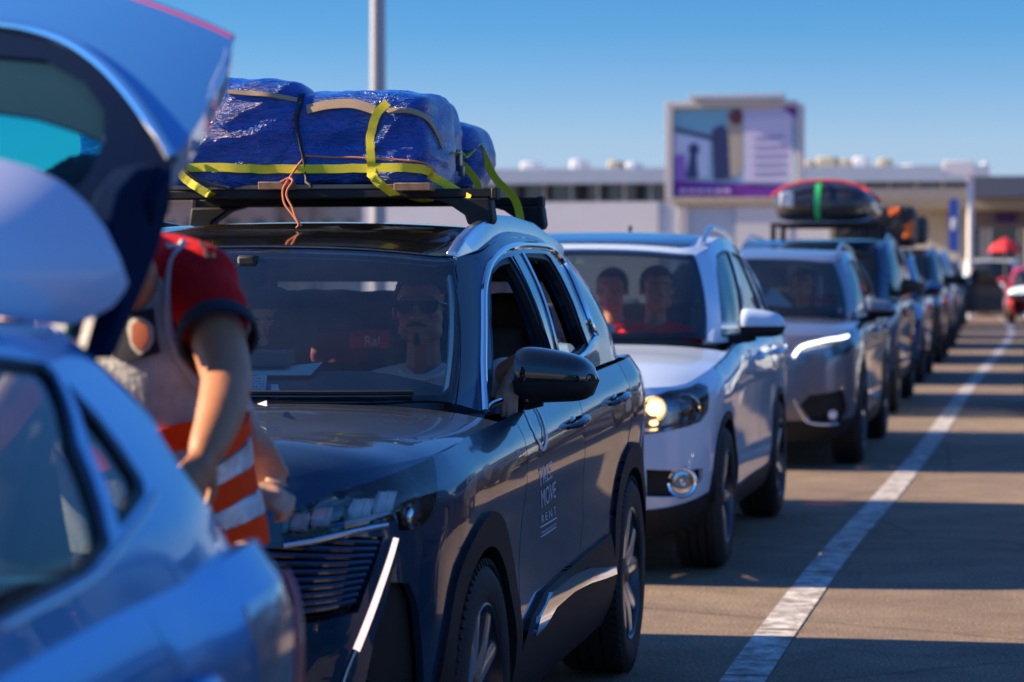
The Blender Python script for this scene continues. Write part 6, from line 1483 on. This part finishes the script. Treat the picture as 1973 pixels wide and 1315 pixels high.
# canopy block on the right
y2 = 84.0; cn = empty('canopy_building', (X(1850,y2), y2, 0), 0, 'canopied passenger building with shop fronts, at the right behind the queue', 'building')
def cb(name, u0, u1, v0, v1, m, dy=0, dep=.5):
    yy = y2+dy; o = wbox(name, X(u0,yy), X(u1,yy), yy, yy+dep, max(0, Z(v1,yy,1850)), Z(v0,yy,1850), m); o.parent = cn; o.matrix_parent_inverse = Matrix.Translation(cn.location).inverted(); return o
cb('canopy_fascia', 1870, 2300, 340, 380, mat('slate_cladding', (.12,.13,.17), .6), -2, 10); cb('canopy_soffit', 1660, 2300, 382, 402, TAN, -1.5, 10); cb('canopy_soffit', 1660, 1868, 362, 382, CON, -1.2, 9)
cb('back_wall', 1690, 1868, 402, 600, STU, 6); cb('shop_wall', 1869, 2300, 402, 440, mat('violet_grey', (.24,.23,.32), .7), 3)
cb('shop_sign', 1918, 1958, 412, 430, mat('purple_sign', (.06,.03,.25), .5), 2.8, .15); cb('shop_pier', 1888, 1908, 440, 600, LAV, 3); cb('shop_pier', 1962, 1975, 440, 600, BEI, 3); cb('shop_glass', 1870, 1887, 440, 600, DW, 3.2); cb('shop_glass', 1909, 1961, 440, 600, DW, 3.2)
col_ = empty('canopy_column', tuple(gp(1868, 518+4900*1.45/78, 0)), 0, 'white column in front of the canopy with a blank white board on its top', 'column')
yc_ = 76.0; col_.location = (X(1869, yc_), yc_, 0)
bm = bmesh.new(); add_lathe(bm, [(0,.10),(Z(335,yc_,1868),.10)], (0,0,0), 'z', 16); bm_to('shaft', bm, STU, col_, True)
o = box('board', (X(1846,yc_)-col_.location.x, -.15, (Z(311,yc_,1846)+Z(340,yc_,1846))/2), (X(1876,yc_)-X(1817,yc_), .12, Z(311,yc_,1846)-Z(340,yc_,1846)), mat('white_board', (.80,.80,.80), .6), col_, .02)
# blue banner
yn = 62.0; bn = empty('banner_flag', (X(1838,yn), yn, 0), 0, 'tall narrow blue banner with a white emblem, beside the white column', 'banner')
zt, zb_ = Z(382,yn,1838), Z(485,yn,1838); BL = mat('banner_blue', (.035,.10,.42), .7); w2 = (X(1849,yn)-X(1828,yn))/2
bm = bmesh.new(); pts = [(-w2,0),(w2,0),(w2,(zt-zb_)*.93),(w2*.5,(zt-zb_)),(-w2*.6,(zt-zb_)*.99),(-w2,(zt-zb_)*.93)]
o = prism('banner_cloth', [(a, zb_+b_) for a, b_ in pts], 'y', -.01, .01, BL, bn)
bm = bmesh.new(); add_ell(bm, (0,-.02,Z(432,yn,1838)), (w2*.6,.01,.16)); bm_to('banner_emblem', bm, WHT, bn, True)
bm = bmesh.new(); add_tube(bm, [(w2,0,0),(w2,0,zt)], .025, 8); bm_to('banner_pole', bm, M['steel'], bn, True)
# billboard
yB = 76.0; bb = empty('billboard', (X(1415,yB), yB, 0), 0, 'framed billboard poster with a purple band, raised on white posts behind the queue', 'billboard')
def BX(u): return X(u, yB)-bb.location.x
def BZ(v): return Z(v, yB, 1415)
def bx2(name, u0, u1, v0, v1, m, y0=-.1, y1=.1): return box(name, ((BX(u0)+BX(u1))/2, (y0+y1)/2, (BZ(v0)+BZ(v1))/2), (abs(BX(u1)-BX(u0)), y1-y0, abs(BZ(v0)-BZ(v1))), m, bb, .01)
FR_ = mat('frame_white', (.62,.58,.55), .6)
bx2('frame_side', 1284, 1298, 196, 388, FR_, -.3, .4); bx2('frame_side', 1536, 1548, 204, 388, FR_, -.3, .4); bx2('frame_top', 1298, 1536, 196, 208, FR_, -.3, .4); bx2('frame_bottom', 1298, 1536, 381, 392, BEI, -.3, .4)
bx2('light_box', 1330, 1512, 184, 193, LAV, -.6, .2); bx2('lamp_arm', 1345, 1349, 190, 200, LAV, -.5, .0); bx2('lamp_arm', 1490, 1494, 190, 200, LAV, -.5, .0)
def pc_(name, poly, col, k): return prism(name, [(BX(u), BZ(v)) for u, v in poly], 'y', -.12-.012*k, -.05, mat('poster_'+name, [min(1,c*1.35) for c in col], .6), bb)
pc_('poster_ground', [(1298,208),(1536,208),(1536,381),(1298,381)], (.30,.45,.50), 0)
pc_('poster_sky', [(1300,210),(1430,210),(1430,262),(1300,246)], (.16,.38,.48), 1); pc_('poster_beam', [(1300,244),(1375,262),(1375,272),(1300,252)], (.05,.07,.16), 2); pc_('poster_white_shape', [(1300,258),(1368,272),(1366,340),(1300,350)], (.50,.56,.68), 2)
pc_('poster_figure', round_poly([(1372,250),(1392,240),(1408,262),(1404,300),(1412,345),(1376,348),(1374,300)], 6), (.05,.06,.13), 3); pc_('poster_tall_figure', round_poly([(1400,225),(1420,212),(1432,225),(1430,330),(1408,345),(1404,270)], 8), (.36,.31,.24), 4); pc_('poster_tall_hair', round_poly([(1402,222),(1416,210),(1432,216),(1430,240),(1412,242)], 8), (.12,.04,.05), 5)
pc_('poster_small_figure', round_poly([(1326,282),(1340,274),(1350,288),(1342,300),(1346,345),(1322,345),(1330,300)], 5), (.03,.05,.14), 5); pc_('poster_violet_patch', [(1300,300),(1320,296),(1324,346),(1300,350)], (.24,.14,.45), 4)
pc_('poster_right', [(1430,208),(1536,208),(1536,234),(1500,240),(1430,260)], (.42,.44,.60), 2); pc_('poster_corner', [(1505,208),(1536,208),(1536,232)], (.12,.03,.28), 3)
pc_('poster_band', [(1298,348),(1536,360),(1536,381),(1298,381)], (.13,.02,.24), 3); pc_('poster_card', [(1434,232),(1527,226),(1527,352),(1434,352)], (.52,.50,.62), 5)
for k in range(5): pc_('poster_text_line', [(1452,264+k*17),(1512,262+k*17),(1512,269+k*17),(1452,271+k*17)], (.30,.28,.42), 6)
for k in range(6): pc_('poster_band_text', [(1310+k*17,364),(1323+k*17,364),(1323+k*17,372),(1310+k*17,372)], (.50,.38,.58), 6)
for u in (1312, 1528): bx2('billboard_post', u-5, u+5, 388, 518+1.45*4900/75.5, FR_, -.05, .25)
# lamp post
yl = 40.0; x_ = at_y(728, 100, yl).x; lpst = empty('lamp_post', (x_, yl, 0), 0, 'tall grey lamp post rising behind the roof load of the navy SUV', 'lamp post')
bm = bmesh.new(); add_lathe(bm, [(0,.20),(.3,.20),(.32,.14),(11,.105)], (0,0,0), 'z', 24); bm_to('pole', bm, mat('galvanised', (.30,.31,.34), .45, .5), lpst, True)
bm = bmesh.new(); add_tube(bm, [(0,0,10.9),(0,-.3,11.3),(0,-1.2,11.5)], .05, 10); arm = bm_to('lamp_arm', bm, mat('galvanised', (0,0,0)), lpst, True)
bm = bmesh.new(); add_ell(bm, (0,-1.5,11.5), (.18,.42,.08)); bm_to('lamp_head', bm, STU, lpst, True)
# parked vehicles far off, seen between the roof and the load, and at the right
grp = 'vehicles parked far behind'
clone(V1, (X(1905,80), 80, 0), -3, 'white van far off at the end of the lane', P_DKB, P_WHITE, grp, 'parked_van', 'van')
clone(V1, (X(1935,88), 88, 0), 4, 'second white van, right of the first at the lane end', P_DKB, P_WHITE, grp, 'parked_van', 'van')
clone(V3, (X(2003,70), 70, 0), 2, 'red hatchback cut off by the right edge of the photo', P_SIL, P_RED, grp)
dc_ = clone(V2, (X(1858,66)-.85, 66, 0), 0, 'black estate at the end of the queue with its door wide open', P_MBL, P_BLK)
bm = bmesh.new(); pp = [(0,.30),(.95,.32),(1.0,.95),(.92,.98),(.62,1.45),(.15,1.48),(0,1.0)]
bm.free(); o = prism('open_door', pp, 'y', -.04, .04, P_DGR, dc_, .02); o.location = (.88, .75, 0)
o = prism('door_window', [(.10,1.02),(.85,1.0),(.58,1.41),(.18,1.42)], 'y', -.045, .045, M['tint'], o)
for i, (u, v, w_, col, lab) in enumerate([(350,402,2.4,(.45,.32,.24),'brick red shed far behind the roof bars, left end'),(375,398,1.6,(.6,.6,.58),'white hut far behind the roof bars'),(470,400,3.2,(.5,.34,.26),'terracotta building far behind the roof bars'),(560,404,2.2,(.42,.30,.22),'brown shed far behind the orange cord'),(650,402,2.8,(.55,.42,.33),'peach building far behind the roof bars'),(735,402,1.4,(.6,.6,.6),'white kiosk far behind the roof bars'),(800,402,2.6,(.58,.50,.44),'cream building far behind the front bar foot')]):
    y = 95+i; r_ = empty('far_building', (X(u,y), y, 0), 0, lab, 'building', 'small buildings behind the roof bars'); h_ = Z(v-14, y, u)
    box('wall', (0,0,h_/2), (w_,3,h_), mat('far_wall_%d' % i, col, .85, var=.15, vscale=1), r_, .02); box('roof', (0,0,h_+.12), (w_+.3,3.3,.24), CON, r_, .02)
    for k in range(3): box('window', (-w_/2+w_*(k+.5)/3, -1.51, h_*.72), (w_*.16,.06,.8), DW, r_, .01)
# red parasol
yp = 78; um = empty('parasol', (X(1937,yp), yp, 0), 0, 'red parasol standing before the shop fronts', 'parasol')
bm = bmesh.new(); zt_ = Z(458,yp,1937); add_lathe(bm, [(zt_-.42,.55),(zt_-.18,.33),(zt_,.02)], (0,0,0), 'z', 8); bm_to('canopy', bm, mat('parasol_red', (.55,.02,.03), .7), um); bm = bmesh.new(); add_tube(bm, [(0,0,0),(0,0,zt_)], .025, 8); bm_to('pole', bm, M['steel'], um, True)
